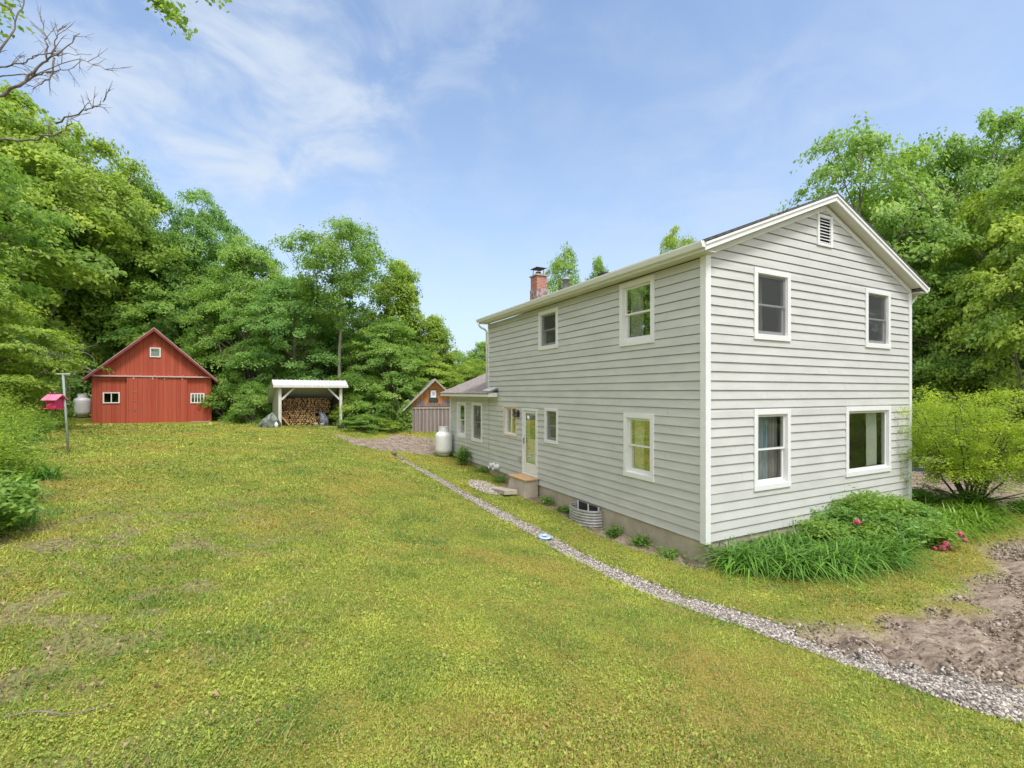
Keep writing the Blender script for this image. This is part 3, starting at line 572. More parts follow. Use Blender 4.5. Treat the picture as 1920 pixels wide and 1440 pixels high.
# windows
def wavy(mb, s0, s1, d, z0, z1, amp=.03, n=26, waves=4, taper=0):
    vs = []
    for i in range(n+1):
        t = i/n; 
        for z, k in ((z0, 0), ((z0+z1)/2, 1), (z1, 2)):
            ss = s0+(s1-s0)*(t if k != 1 or not taper else (t*(1-taper)+(taper if taper > 0 else 0)))
            vs.append((ss, d+amp*sin(t*waves*2*pi+z), z))
    mb.add(vs, [(i*3+k, (i+1)*3+k, (i+1)*3+k+1, i*3+k+1) for i in range(n) for k in (0, 1)], True)
def window(T, h, kind='hung', glass=M_glass, screen=False, curtains=(), label=None, casing=.105, cm=M_trim):
    s0, s1, z0, z1 = h; mb = MB(); mb.T = T; c = casing
    mb.box(s0, s1, .006, .036, z1-c, z1); mb.box(s0, s0+c, .006, .036, z0+c, z1-c-.001); mb.box(s1-c, s1, .006, .036, z0+c, z1-c-.001); mb.box(s0-.004, s1+.004, .006, .042, z0, z0+c)
    win = mb.build('window', cm, house, bevel=.003)
    if label: win['label'] = label
    i0, i1, j0, j1 = s0+c, s1-c, z0+c, z1-c
    mb = MB(); mb.T = T; t = .03
    mb.box(i0-.01, i0+t*.4, -.12, .004, j0-.01, j1+.01); mb.box(i1-t*.4, i1+.01, -.12, .004, j0-.01, j1+.01); mb.box(i0+.013, i1-.013, -.12, .004, j1-.012, j1+.01)
    mb.add([(i0, .03, j0-.002), (i1, .03, j0-.002), (i1, -.12, j0+.03), (i0, -.12, j0+.03), (i0, .03, j0-.03), (i1, .03, j0-.03), (i1, -.12, j0-.03), (i0, -.12, j0-.03)], [(0, 1, 2, 3), (4, 5, 1, 0), (7, 6, 5, 4), (0, 3, 7, 4), (1, 2, 6, 5)]); mb.build('jamb', M_vinyl, win)
    def sash(a0, a1, b0, b1, d, w=.042, wb=None):
        mb = MB(); mb.T = T; wb = wb or w
        mb.box(a0, a1, d-.03, d, b1-w, b1); mb.box(a0, a1, d-.03, d, b0, b0+wb); mb.box(a0, a0+w, d-.03, d, b0+wb, b1-w); mb.box(a1-w, a1, d-.03, d, b0+wb, b1-w); mb.build('sash', M_vinyl, win, bevel=.002)
        mb = MB(); mb.T = T; mb.add([(a0+w-.003, d-.016, b0+wb-.003), (a1-w+.003, d-.016, b0+wb-.003), (a1-w+.003, d-.016, b1-w+.003), (a0+w-.003, d-.016, b1-w+.003)], [(0, 1, 2, 3)]); mb.build('pane', glass, win)
    a0, a1, b0, b1 = i0+.014, i1-.014, j0+.012, j1-.014
    if kind == 'hung':
        m = (b0+b1)/2; sash(a0, a1, m-.02, b1, -.022, .036); sash(a0, a1, b0, m+.02, -.056, .042, .07)
    elif kind == 'slider':
        m = (a0+a1)/2; sash(a0, m+.03, b0, b1, -.022); sash(m-.03, a1, b0, b1, -.056)
    else: sash(a0, a1, b0, b1, -.022, .04)
    if screen:
        mb = MB(); mb.T = T; mb.box(a0+.004, a1-.004, -.012, -.010, b0+.004, b1-.004); mb.build('insect_screen', M_screen, win)
    for u, v, cmx in curtains:
        mb = MB(); mb.T = T; wavy(mb, i0+(i1-i0)*u, i0+(i1-i0)*v, -.2, j0+.04 if cmx is not M_curt_w else j0+.03, j1+.06, waves=max(2, round((v-u)*(i1-i0)*9))); mb.build('curtain', cmx, win)
    return win
window(TL, WL['a'], screen=True); window(TL, WL['b'], curtains=((.55, 1., M_curt_w), )); window(TL, WL['c'], glass=M_glass2, curtains=((.55, .95, M_curt_w), ))
window(TL, WL['d'], screen=True, casing=.075); window(TL, WL['s'], 'slider', glass=M_glass2, casing=.06, curtains=((.05, .42, M_curt_w), ), label='sliding window with cream frame', cm=mat('cream_frame', (.74, .62, .5), .5))
window(TL, WL['e'], screen=True, curtains=((.7, 1, M_curt_g), )); window(TL, WL['f'], curtains=((.0, .2, M_curt_w), ))
window(TG, WG['a'], screen=True, curtains=((.25, .5, M_curt_w), )); window(TG, WG['b'], screen=True, curtains=((.0, .16, M_curt_w), ))
window(TG, WG['c'], curtains=((.33, .62, M_curt_b), (.62, .97, M_curt_g)), label='double hung window with blue curtain'); window(TG, WG['d'], 'fixed', glass=M_glass2, curtains=((.66, .93, M_curt_w), ), label='wide picture window with white curtain')
for T_, b_ in ((TG, (1.5, 1.78, -1.0, -.6, .4, 1.75)), (TG, (4.6, 5.1, -.6, -.35, .4, 1.4)), (TL, (12.0, 12.4, -.9, -.5, .4, 1.5))):
    mb = MB(); mb.T = T_; mb.box(*b_); mb.build('cabinet', M_brown, house)
# storm door
s0, s1, z0, z1 = DOOR; mb = MB(); mb.T = TL; c = .075
mb.box(s0, s0+c, .004, .036, z0, z1-c); mb.box(s1-c, s1, .004, .036, z0, z1-c); mb.box(s0-.01, s1+.01, .004, .04, z1-c, z1); mb.box(s0, s1, -.08, .05, z0-.05, z0); mb.build('door_casing', M_trim, house, bevel=.003)
a0, a1, b0, b1 = s0+c+.004, s1-c-.004, z0+.01, z1-c-.004; mb = MB(); mb.T = TL; w_ = .075
mb.box(a0, a1, -.03, .008, b1-.07, b1); mb.box(a0, a1, -.03, .008, b0, b0+.30); mb.box(a0, a0+w_, -.03, .008, b0+.30, b1-.07); mb.box(a1-w_, a1, -.03, .008, b0+.30, b1-.07); dr = mb.build('door', M_vinyl, house, bevel=.004)
mb = MB(); mb.T = TL; mb.add([(a0+w_-.003, -.012, b0+.297), (a1-w_+.003, -.012, b0+.297), (a1-w_+.003, -.012, b1-.067), (a0+w_-.003, -.012, b1-.067)], [(0, 1, 2, 3)]); mb.build('pane', M_glass2, dr)
mb = MB(); mb.T = TL; mb.tube([(a1-.035, .01, 1.42), (a1-.035, .05, 1.42), (a1-.035, .05, 1.56), (a1-.035, .01, 1.56)], .012, 6); mb.build('handle', M_black, dr)
mb = MB(); mb.T = TL; mb.box(a0, a1, -.13, -.09, b0, 1.55); mb.box(a0, a0+.14, -.13, -.09, 1.55, b1); mb.box(a1-.14, a1, -.13, -.09, 1.55, b1); mb.box(a0+.14, a1-.14, -.13, -.09, b1-.14, b1); mb.build('inner_door', M_trim, dr)
# wall lantern, outlet, vents: fixed to the wall
mb = MB(); mb.T = TL; mb.box(7.19, 7.31, .02, .045, 2.20, 2.42); mb.tube([(7.25, .03, 2.38), (7.25, .12, 2.45), (7.25, .16, 2.40)], .012, 6); mb.prism([(7.20, .09), (7.30, .09), (7.30, .19), (7.20, .19)], .02, 'z', 2.36)
mb.prism([(7.205, .095), (7.295, .095), (7.295, .185), (7.205, .185)], .02, 'z', 2.2); [mb.box(a, a+.012, b, b+.012, 2.22, 2.36) for a in (7.205, 7.283) for b in (.095, .173)]; lt = mb.build('wall_lantern', M_black, house)
mb = MB(); mb.T = TL; mb.box(7.218, 7.282, .108, .172, 2.221, 2.359); mb.build('lantern_glass', M_glass2, lt)
mb = MB(); mb.T = TL; mb.box(7.12, 7.2, .02, .08, .78, .92); mb.build('outlet_box', mat('grey_plastic', (.4, .4, .38), .5), house, bevel=.008)
for s, m in ((8.78, M_white), (9.12, M_white)):
    mb = MB(); mb.T = TL @ Matrix.Translation((s, .02, .40)) @ Matrix.Rotation(radians(-90), 4, 'X'); mb.lathe([(.0, 0), (.11, 0), (.11, .03), (.085, .06), (.085, .15), (.10, .2), (.09, .2), (.07, .12), (0, .12)], 16); v_ = mb.build('dryer_vent', m, house)
    mb = MB(); mb.T = TL @ Matrix.Translation((s, .12+.025, .40)) @ Matrix.Rotation(radians(-90), 4, 'X'); mb.lathe([(0, .002), (.068, .002)], 16); mb.build('vent_opening', M_black, v_)
# door step
st = empty('door_step', (3.52, 8.55, 0), radians(27), 'concrete block door step with fresh wooden plank top below the white side door', 'step')
mb = MB(); mb.T = TL; mb.add([(5.98, .03, -.3), (7.05, .03, -.3), (7.05, .62, -.3), (5.98, .55, -.3), (6.0, .03, .40), (7.02, .03, .40), (6.98, .46, .40), (6.02, .46, .40)], [(0, 1, 2, 3), (4, 7, 6, 5), (0, 4, 5, 1), (1, 5, 6, 2), (2, 6, 7, 3), (3, 7, 4, 0)]); mb.build('block', M_conc, st, bevel=.015)
mb = MB(); mb.T = TL; mb.box(5.96, 7.06, .03, .50, .405, .445); mb.build('plank', M_wood, st, bevel=.006)
sl_ = MB(); sl_.T = TL @ Matrix.Translation((6.75, .95, hz_(-.45, 14.15)+.06)) @ Matrix.Rotation(radians(5), 4, 'Y') @ Matrix.Rotation(radians(3), 4, 'X'); sl_.box(-.62, .5, -.3, .12, -.08, .05)
prop(sl_.build('stepping_slab', M_conc, None, bevel=.012, loc=(3.52, 8.55, 0), rot=(0, 0, radians(27))), 'mossy flat concrete slab on the ground in front of the door step', 'slab')
n = 1500; aa = rng.uniform(0, 6.28, n); rr = np.sqrt(rng.random(n)); sx = 7.35+rr*np.cos(aa)*.95; dx = 1.15+rr*np.sin(aa)*.42; c27, s27 = cos(radians(27)), sin(radians(27))
wx = 3.52-dx*c27-sx*s27; wy = 8.55-dx*s27+sx*c27; V, F = stones(wx, wy, rng.uniform(.014, .035, n), .5)
prop(link('gravel_pad', mesh_np('gravel_pad', V, F, M_stone, tint=np.repeat(rng.uniform(.3, 1, n), 12))), kind='stuff', label='pale gravel patch below the door step', cat='gravel')
# window well
ww = empty('window_well', (3.52, 8.55, 0), radians(27), 'half round corrugated steel window well against the foundation', 'window well')
mb = MB(); mb.T = TL; vs = []; n = 28; lv = 40
for k in range(lv+1):
    z = -.34+.50*k/lv; rr = 1+.04*sin(k/lv*2*pi*7.5)
    for i in range(n+1): a = pi*i/n; vs.append((3.5-cos(a)*.52*rr, .02+sin(a)**.8*.43*rr, z))
mb.add(vs, [(k*(n+1)+i, k*(n+1)+i+1, (k+1)*(n+1)+i+1, (k+1)*(n+1)+i) for k in range(lv) for i in range(n)], True)
mb.build('corrugated_wall', M_steel, ww)
mb = MB(); mb.T = TL; mb.tube([(3.5-cos(pi*i/20)*.52, .02+sin(pi*i/20)**.8*.43, .165) for i in range(21)], .014, 6); mb.build('rim', M_steel, ww)
mb = MB(); mb.T = TL; mb.box(3.12, 3.98, -.01, .012, -.22, .2); bw = mb.build('basement_window', M_black, ww); mb = MB(); mb.T = TL; [mb.box(a, a+.04, .012, .03, -.22, .22) for a in (3.1, 3.52, 3.96)]; mb.box(3.14, 3.52, .012, .028, -.22, -.18); mb.box(3.56, 3.96, .012, .028, -.22, -.18); mb.build('window_frame', M_trim, bw)

# ---------------------------------------------------------------- propane tanks
def tank(x, y, lab, sc=1.0, rz=0):
    z = hz_(x, y); r = empty('propane_tank', (x, y, z+.02), rz, lab, 'propane tank', 'upright white propane tanks'); r.scale = (sc,)*3
    mb = MB(); mb.lathe([(0, .06), (.22, .07), (.33, .13), (.375, .2), (.38, .28), (.38, .84), (.372, .9), (.33, .98), (.24, 1.035), (.12, 1.055), (0, 1.06)], 32); mb.build('tank_body', M_white, r)
    mb = MB(); n = 24
    for i in range(n):
        a, b = 2*pi*i/n, 2*pi*(i+1)/n
        if i in (2, 3, 14, 15): z0_, z1_ = 1.19, 1.24
        else: z0_, z1_ = 1.03, 1.24
        P_ = [(R*cos(t), R*sin(t)) for R, t in ((.205, a), (.205, b), (.195, b), (.195, a))]; mb.prism(P_, z1_-z0_, 'z', z0_)
    mb.tube([(.2*cos(2*pi*i/24), .2*sin(2*pi*i/24), 1.245) for i in range(25)], .014, 6); mb.build('collar', M_white, r)
    mb = MB(); mb.tube([(0, 0, 1.05), (0, 0, 1.15)], .03, 8); mb.tube([(0, 0, 1.1), (.08, 0, 1.1)], .015, 6); mb.build('valve', mat('brass', (.45, .33, .12), .4, metal=1), r)
    mb = MB(); mb.lathe([(.27, 0), (.29, 0), (.29, .1), (.27, .1)], 24); mb.build('foot_ring', M_steel, r)
    return r
tank(-2.95, 20.3, 'white upright propane tank standing at the corner of the house wing', .98)
tank(-23.4, 25.6, 'white upright propane tank standing left of the red barn', 1.0, 1)

# ---------------------------------------------------------------- red barn
bx, by = -.8935*24, 24.0; B = empty('barn', (bx, by, 0), radians(32), 'red board barn with sliding doors and three small white windows', 'barn')
BW, BD, b0, e0 = 5.15, 5.2, 1.0, 3.86; pk = 6.35
def W_(x0, x1, z0, z1, holes):
    mb = MB()
    xs = sorted({x0, x1}|{h[i] for h in holes for i in (0, 1)}); zs = sorted({z0, z1}|{h[i] for h in holes for i in (2, 3)})
    for a, b in zip(xs[:-1], xs[1:]):
        for c, d in zip(zs[:-1], zs[1:]):
            if not any(h[0] <= (a+b)/2 <= h[1] and h[2] <= (c+d)/2 <= h[3] for h in holes): mb.box(a, b, 0, .04, c, d)
    return mb
BWin = [(.49, 1.06, 2.47, 2.93), (4.22, 4.76, 2.43, 2.88)]
mb = W_(0, BW, b0, e0, BWin); mb.box(0, .04, .04, BD, b0, e0); mb.box(BW-.04, BW, .04, BD, b0, e0); mb.box(0, BW, BD-.04, BD, b0, e0)
GH = (2.42, 2.78, 4.93, 5.34)
mb.prism([(0, e0), (BW, e0), (BW/2, pk)], .04, 'y', BD-.04)
zt = lambda x: e0+(pk-e0)*min(x, BW-x)/(BW/2)
for a, b in ((0, GH[0]), (GH[1], BW)): mb.prism([(a, e0), (b, e0)]+([(b, zt(b)), (BW/2, pk)][:1] if a == 0 else [])+([(a, zt(a))] if a else []), .04, 'y', 0)
mb.prism([(GH[0], e0), (GH[1], e0), (GH[1], GH[2]), (GH[0], GH[2])], .04, 'y', 0); mb.prism([(GH[0], GH[3]), (GH[1], GH[3]), (GH[1], zt(GH[1])), (BW/2, pk), (GH[0], zt(GH[0]))], .04, 'y', 0)
mb.box(.05, BW-.05, 1.4, 1.45, 1.0, 3.7)
mb.build('wall', M_barn, B)
mb = MB(); mb.box(-.003, 1.52, -.035, -.001, e0-.25, e0-.08); mb.build('header_board', M_barn, B)
ov = .3; sl2 = (pk-e0)/(BW/2)
mb = MB()
for s in (0, 1):
    f = (lambda q: q) if s == 0 else (lambda q: BW-q)
    mb.prism([(f(-ov), e0-ov*sl2+.10), (f(BW/2), pk+.10), (f(BW/2), pk+.04), (f(-ov), e0-ov*sl2+.04)], BD+.55, 'y', -.35)
rf = mb.build('roof', mat('barn_roof_metal', (.42, .36, .34), .6, (.55, .5, .47), 6), B)
mb = MB()
for s in (0, 1):
    f = (lambda q: q) if s == 0 else (lambda q: BW-q)
    mb.prism([(f(-ov), e0-ov*sl2+.06), (f(BW/2), pk+.06), (f(BW/2), pk-.10), (f(-ov), e0-ov*sl2-.07)], .03, 'y', -.375+.002*s)
mb.build('rake_board', mat('crimson_trim', (.20, .03, .035), .6, (.28, .05, .055), 5), rf)
mb = MB()
for s in (0, 1):
    f = (lambda q: q) if s == 0 else (lambda q: BW-q)
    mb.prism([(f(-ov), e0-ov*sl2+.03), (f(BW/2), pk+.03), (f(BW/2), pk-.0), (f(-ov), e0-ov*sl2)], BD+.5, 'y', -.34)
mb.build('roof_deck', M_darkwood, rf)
mb = MB(); mb.box(.02, BW-.02, -.19, -.15, 3.80, 3.85); mb.box(.02, BW-.02, -.17, -.04, 3.85, 3.865)
for k in range(9): mb.box(.1+k*.62, .13+k*.62, -.2, -.04, 3.83, 3.91)
mb.build('door_rail', mat('pale_rail', (.6, .45, .42), .5), B)
for a, b, d, q in ((1.42, 2.72, .15, 0), (2.735, 4.02, .11, 1)):
    mb = MB(); mb.box(a, b, -d, -d+.035, b0+.32, 3.80)
    mb.box(a, a+.05, -d-.012, -d, b0+.33, 3.79)
    dd = mb.build('sliding_door', M_barn, B)
    for t in (a+.25, b-.25): mb = MB(); mb.box(t, t+.05, -d-.02, -d, 3.66, 3.83); mb.build('roller_hanger', M_steel, dd)
    if q == 0:
        for t in (2.0, 2.52, 3.02): mb = MB(); mb.box(a+.22, a+.42, -d-.008, -d, t, t+.03); mb.box(a+.3, a+.36, -d-.02, -d-.008, t-.01, t+.05); mb.build('iron_strap', mat('rust', (.2, .06, .03), .9, (.45, .25, .15), 12), dd)
def bwin(h, nb, lab=None):
    mb = MB(); c = .055; mb.box(h[0]-c, h[1]+c, -.045, -.003, h[3], h[3]+c); mb.box(h[0]-c, h[1]+c, -.045, -.003, h[2]-c, h[2]); mb.box(h[0]-c, h[0], -.045, -.003, h[2], h[3]); mb.box(h[1], h[1]+c, -.045, -.003, h[2], h[3])
    wn = mb.build('window', M_vinyl, B); mb = MB()
    for k in range(1, nb+1): xx = h[0]+(h[1]-h[0])*k/(nb+1); mb.box(xx-.02, xx+.02, -.035, -.005, h[2], h[3])
    if nb: mb.build('mullion', M_vinyl, wn)
    mb = MB(); mb.box(h[0], h[1], .01, .014, h[2], h[3]); mb.build('pane', M_glass2, wn); return wn
bwin(BWin[0], 1); wn = bwin(BWin[1], 3)
wn = bwin(GH, 0); mb = MB(); mb.box(GH[0]+.002, GH[1]-.002, .016, .03, GH[2]+.002, GH[3]-.002); mb.build('blind', mat('dull_blind', (.42, .44, .38), .8), wn)
mb = MB(); [mb.box(a, a+.05, -.02, .0, b0, 3.62) for a in (.0, BW-.05)]; mb.build('corner_board', M_barn, B)
mb = MB(); mb.box(1.5, 4.2, -.3, -.1, b0+.1, b0+.34); mb.box(4.2, 5.1, -.14, .0, b0, b0+.36); mb.build('sill_beam', M_oldwood, B)

# ---------------------------------------------------------------- woodshed
wx0, wy0 = (522-960)/882*22.9, 22.9; WS = empty('woodshed', (wx0, wy0, 1.2), radians(34), 'open fronted woodshed with pale metal roof and white posts', 'shed')
SW, SD = 3.02, 2.0
for px in (0, SW-.14): mb = MB(); mb.box(px, px+.14, 0, .14, -.5, 2.03); mb.build('post', M_post, WS, bevel=.01)
for a, s in ((.14, 1), (SW-.14, -1)):
    mb = MB(); mb.T = Matrix.Translation((a, .03, 1.42)) @ Matrix.Rotation(radians(-45*s), 4, 'Y'); mb.box(0 if s > 0 else -.8, .8 if s > 0 else 0, 0, .07, -.04, .05); mb.build('brace', M_post, WS)
mb = MB(); mb.box(0, SW, .02, .12, 2.035, 2.17); mb.build('beam', M_post, WS)
mb = MB(); mb.prism([(-.2, 2.12), (.28, 2.40), (2.5, 1.25), (2.5, 1.21), (.28, 2.35), (-.2, 2.07)], SW+.5, 'x', -.25)
for k in range(18): x = -.22+k*.2; mb.prism([(-.21, 2.125), (.28, 2.41), (.28, 2.43), (-.21, 2.145)], .03, 'x', x)
mb.build('roof', mat('pale_metal_roof', (.62, .62, .66), .4, (.7, .7, .73), 5, metal=.2), WS)
mb = MB(); mb.box(-.25, SW+.25, -.225, -.2, 2.02, 2.13); mb.build('fascia', M_post, WS)
mb = MB(); mb.prism([(.14, -.5), (2.2, -.5), (2.2, 1.34), (.3, 2.3), (.14, 2.2)], .03, 'x', .0); mb.build('side_wall', M_shedwood, WS)
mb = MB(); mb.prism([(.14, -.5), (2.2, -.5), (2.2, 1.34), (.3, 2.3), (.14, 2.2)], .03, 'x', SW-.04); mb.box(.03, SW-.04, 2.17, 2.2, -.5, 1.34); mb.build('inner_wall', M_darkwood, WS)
mb = MB(); mb.box(.05, SW-.05, -.02, .12, -.12, .02); mb.build('sill', M_oldwood, WS)
M_logend = mat('log_end', (.42, .24, .10), .85, (.62, .42, .22), 9, (1, 1, 1), .2); M_logbark = mat('log_bark', (.16, .10, .06), .95, (.3, .2, .13), 8)
logm = []
for k in range(8):
    rg = random.Random(40+k); m = rg.choice((3, 4, 4, 5, 7)); r0 = .062; P_ = []
    for i in range(m): a = 2*pi*i/m+rg.uniform(-.35, .35); q = r0*rg.uniform(.75, 1.25); P_.append((q*cos(a), q*sin(a)))
    mb = MB(); nn_ = len(P_); mb.mi = 0; mb.add([(a, -.21, b) for a, b in P_]+[(a*1.05, .21, b*1.05) for a, b in P_], [(i, (i+1) % nn_, nn_+(i+1) % nn_, nn_+i) for i in range(nn_)])
    mb.mi = 1; mb.add([(a, -.21, b) for a, b in P_], [tuple(range(nn_))]); mb.add([(a*1.05, .21, b*1.05) for a, b in P_], [tuple(range(nn_))])
    me = bpy.data.meshes.new('firewood_log'); me.from_pydata(mb.v, [], mb.f); me.materials.append(M_logbark); me.materials.append(M_logend); me.polygons.foreach_set('material_index', mb.m); logm.append(me)
c30, s30 = cos(radians(34)), sin(radians(34))
def shedw(x, y): return wx0+x*c30-y*s30, wy0+x*s30+y*c30
cnt = 0; rgl = random.Random(3)
for tier, (y_, rows, zt0, xe) in enumerate(((.95, 8, .08, 2.3), (1.5, 15, .08, 2.8))):
    for j in range(rows):
        if tier == 1 and j < 6: continue
        n_ = int((xe-.22)/.118)
        for i in range(n_):
            if cnt >= 290: break
            lx_ = .24+i*.118+(.059 if j % 2 else 0)+rgl.uniform(-.012, .012); lz = zt0+j*.104+rgl.uniform(-.01, .01)
            if tier == 0 and lx_ > 2.15-.10*j+.25: continue
            X_, Y_ = shedw(lx_, y_+rgl.uniform(-.06, .06))
            o = link('firewood_log', rgl.choice(logm), None, (X_, Y_, 1.2+lz), (rgl.uniform(-.06, .06), rgl.uniform(0, 6.28), radians(30)+rgl.uniform(-.1, .1))); cnt += 1
            prop(o, 'split firewood log with pale cut end stacked inside the open woodshed', 'firewood log', 'firewood logs stacked in the woodshed')
mb = MB(); mb.T = Matrix.Rotation(radians(38), 4, 'Y'); mb.box(-.05, .0, 0, .35, -.02, .75)
X_, Y_ = shedw(.68, .35); mb.T = Matrix.Rotation(radians(-38), 4, 'Y'); mb.v = []; mb.f = []; mb.m = []; mb.sm = []; mb.box(-.05, .0, 0, .3, -.02, .72)
prop(mb.build('loose_board', M_wood, None, loc=(X_, Y_, 1.2), rot=(0, 0, radians(30))), 'light brown board leaning left inside the woodshed in front of the logs', 'board')
X_, Y_ = shedw(2.22, .55); mb = MB(); mb.tube([(0, 0, 0), (-.03, .02, .3), (-.10, .1, .6), (-.2, .2, .85)], [.14, .17, .14, .03], 9); mb.tube([(.15, 0, 0), (.12, .05, .35), (.0, .15, .72)], [.09, .12, .05], 8)
prop(mb.build('rolled_tarp', mat('blue_grey_tarp', (.04, .05, .07), .5, (.22, .25, .3), 9), None, loc=(X_, Y_, 1.2), rot=(0, 0, radians(30))), 'dark blue grey rolled tarp leaning upright against the right of the log stack', 'tarp')
for i, (q, lab) in enumerate(((1.78, 'small white paint bucket on the woodshed floor, left of two'), (2.08, 'small white paint bucket on the woodshed floor beside the dark tarp'))):
    X_, Y_ = shedw(q, .32); b_ = empty('bucket', (X_, Y_, 1.2), 0, lab, 'bucket', 'small buckets in the woodshed'); mb = MB(); mb.lathe([(0, 0), (.085, 0), (.1, .17), (.105, .18), (.095, .18), (.08, .02), (0, .02)], 16); mb.build('pail', mat('bucket_white', (.6, .52, .5), .5), b_); mb = MB(); mb.tube([(.1*cos(a), .02, .17-.1*sin(a)*.4) for a in np.linspace(0, pi, 9)], .005, 5); mb.build('handle', M_steel, b_)
# covered heap by the shed
X_, Y_ = (506-960)/882*22.9, 22.7; vs = []; nu, nv = 22, 12
for j in range(nv+1):
    for i in range(nu): a = 2*pi*i/nu; t = j/nv; q = (1-t**2.2); f = 1+.22*sin(3*a+1)+.13*sin(5*a+t*4)+.07*sin(9*a-t*7); vs.append((q*.42*f*cos(a)+.22*t, q*.34*f*sin(a), .68*t**.85*(1+.12*sin(2*a))-.05))
mb = MB(); mb.add(vs, [(j*nu+i, j*nu+(i+1) % nu, (j+1)*nu+(i+1) % nu, (j+1)*nu+i) for j in range(nv) for i in range(nu)], True)
prop(mb.build('covered_heap', mat('grey_green_tarp', (.03, .04, .03), .5, (.22, .26, .22), 5, bump=.4, bscale=9), None, loc=(X_, Y_, hz_(X_, Y_))), 'crumpled grey green tarpaulin heap against the left wall of the woodshed', 'tarp heap')
X_, Y_ = (519-960)/882*22.5, 22.45; mb = MB(); mb.lathe([(0, 0), (.08, 0), (.085, .18), (.06, .25), (.03, .27), (.03, .31), (0, .31)], 14); prop(mb.build('jug', M_white, None, loc=(X_, Y_, hz_(X_, Y_))), 'small whitish jug on the grass at the foot of the left woodshed post', 'jug')

# ---------------------------------------------------------------- small shed with orange gable
ox, oy = (770-960)/882*25.2, 25.2; OS = empty('small_shed', (ox, oy, .72), radians(14), 'small weathered shed with orange brown gable boards and grey plank doors', 'shed')
OW, OH, OP = 2.55, 1.75, 2.95
mb = MB(); mb.prism([(0, 1.5), (0, OH-.05), (OW/2, OP), (OW, OH-.05), (OW, 1.5)], .04, 'y', 0); mb.build('gable_wall', M_orange, OS)
mb = MB(); mb.box(0, OW, .0, .04, -.4, 1.499); mb.box(0, .04, .041, 3.2, -.4, OH-.05); mb.box(OW-.04, OW, .041, 3.2, -.4, OH-.05); mb.prism([(0, -.4), (0, OH-.05), (OW/2, OP), (OW, OH-.05), (OW, -.4)], .04, 'y', 3.2); mb.build('wall', M_orange, OS)
mb = MB(); sp_ = (OP-OH+.05)/(OW/2)
for s in (0, 1):
    f = (lambda q: q) if s == 0 else (lambda q: OW-q); e_ = .42 if s == 0 else .3
    mb.prism([(f(-e_), OH-e_*sp_), (f(OW/2), OP+.06), (f(OW/2), OP), (f(-e_), OH-e_*sp_-.06)], 3.7, 'y', -.3)
orf = mb.build('roof', mat('grey_metal_roof', (.5, .55, .6), .35, (.62, .65, .68), 4, metal=.5), OS)
mb = MB()
for s in (0, 1):
    f = (lambda q: q) if s == 0 else (lambda q: OW-q); e_ = .42 if s == 0 else .3
    mb.prism([(f(-e_), OH-e_*sp_-.0), (f(OW/2), OP+.05), (f(OW/2), OP-.06), (f(-e_), OH-e_*sp_-.11)], .03, 'y', -.335+.002*s)
mb.build('rake_board', M_oldwood, orf)
mb = MB()
for k in range(10): mb.box(.26+k*.205, .26+k*.205+.185, -.03, -.002, 1.51, 1.78+.12*sin(k*1.9)); 
mb.build('broken_boards', M_greywood, OS)
for q, (a, b) in enumerate(((.08, 1.27), (1.29, 2.48))):
    mb = MB(); nb = 6
    for k in range(nb): x0_ = a+(b-a)*k/nb; mb.box(x0_, x0_+(b-a)/nb-.012, -.06, -.03+.006*(k % 2), -.3, 1.47)
    dd = mb.build('plank_door', M_greywood, OS); mb = MB(); [mb.box(a+(b-a)*k/nb-.03, a+(b-a)*k/nb+.015, -.085, -.061, -.3, 1.46) for k in range(nb+1)]; mb.box(a, b, -.10, -.086, 1.38, 1.46); mb.build('batten', M_oldwood, dd)
mb = MB(); c = .045; h = (1.05, 1.36, 1.98, 2.38); mb.box(h[0]-c, h[1]+c, -.04, -.002, h[3], h[3]+c); mb.box(h[0]-c, h[1]+c, -.04, -.002, h[2]-c, h[2]); mb.box(h[0]-c, h[0], -.04, -.002, h[2], h[3]); mb.box(h[1], h[1]+c, -.04, -.002, h[2], h[3]); mb.box(h[0]-.1, h[1]+.1, -.09, -.002, h[2]-.19, h[2]-.05)
ow_ = mb.build('window', mat('dark_green_paint', (.03, .055, .035), .6), OS); mb = MB(); mb.box(h[0], h[1], -.03, -.003, h[2], h[3]); mb.build('white_panel', M_trim, ow_); mb = MB(); mb.box(h[0]+.09, h[1]-.09, -.034, -.031, h[2]+.12, h[3]-.1); mb.build('centre_patch', mat('pink_grey', (.5, .4, .42), .7), ow_)

# ---------------------------------------------------------------- bird feeder
X_, Y_ = (129-960)/882*12.3, 12.3; z_ = hz_(X_, Y_)
BF = empty('bird_feeder', (X_, Y_, z_), 0, 'magenta house shaped bird feeder on a leaning grey green pole', 'bird feeder')
tl = Vector((-.20, .05, 2.03)); mb = MB(); mb.tube([(0, 0, -.2), tl], .026, 10); mb.build('pole', mat('grey_green_pole', (.22, .27, .24), .6, (.33, .38, .35), 6), BF)
mb = MB(); mb.box(-.36, -.04, .03, .07, 2.02, 2.05); mb.build('crossbar', M_post, BF, bevel=.006)
m_mag = mat('magenta_paint', (.50, .02, .11), .45, (.58, .04, .15), 6); m_pk = mat('pink_roof', (.72, .16, .3), .5, (.8, .25, .38), 8)
mb = MB(); mb.box(-.40, -.16, -.20, .04, 1.15, 1.38); fb = mb.build('feeder_box', m_mag, BF, bevel=.006)
mb = MB(); mb.prism([(-.26, 1.36), (-.08, 1.50), (.10, 1.36), (.10, 1.34), (-.08, 1.48), (-.26, 1.34)], .40, 'x', -.48); mb.build('feeder_roof', m_pk, BF)
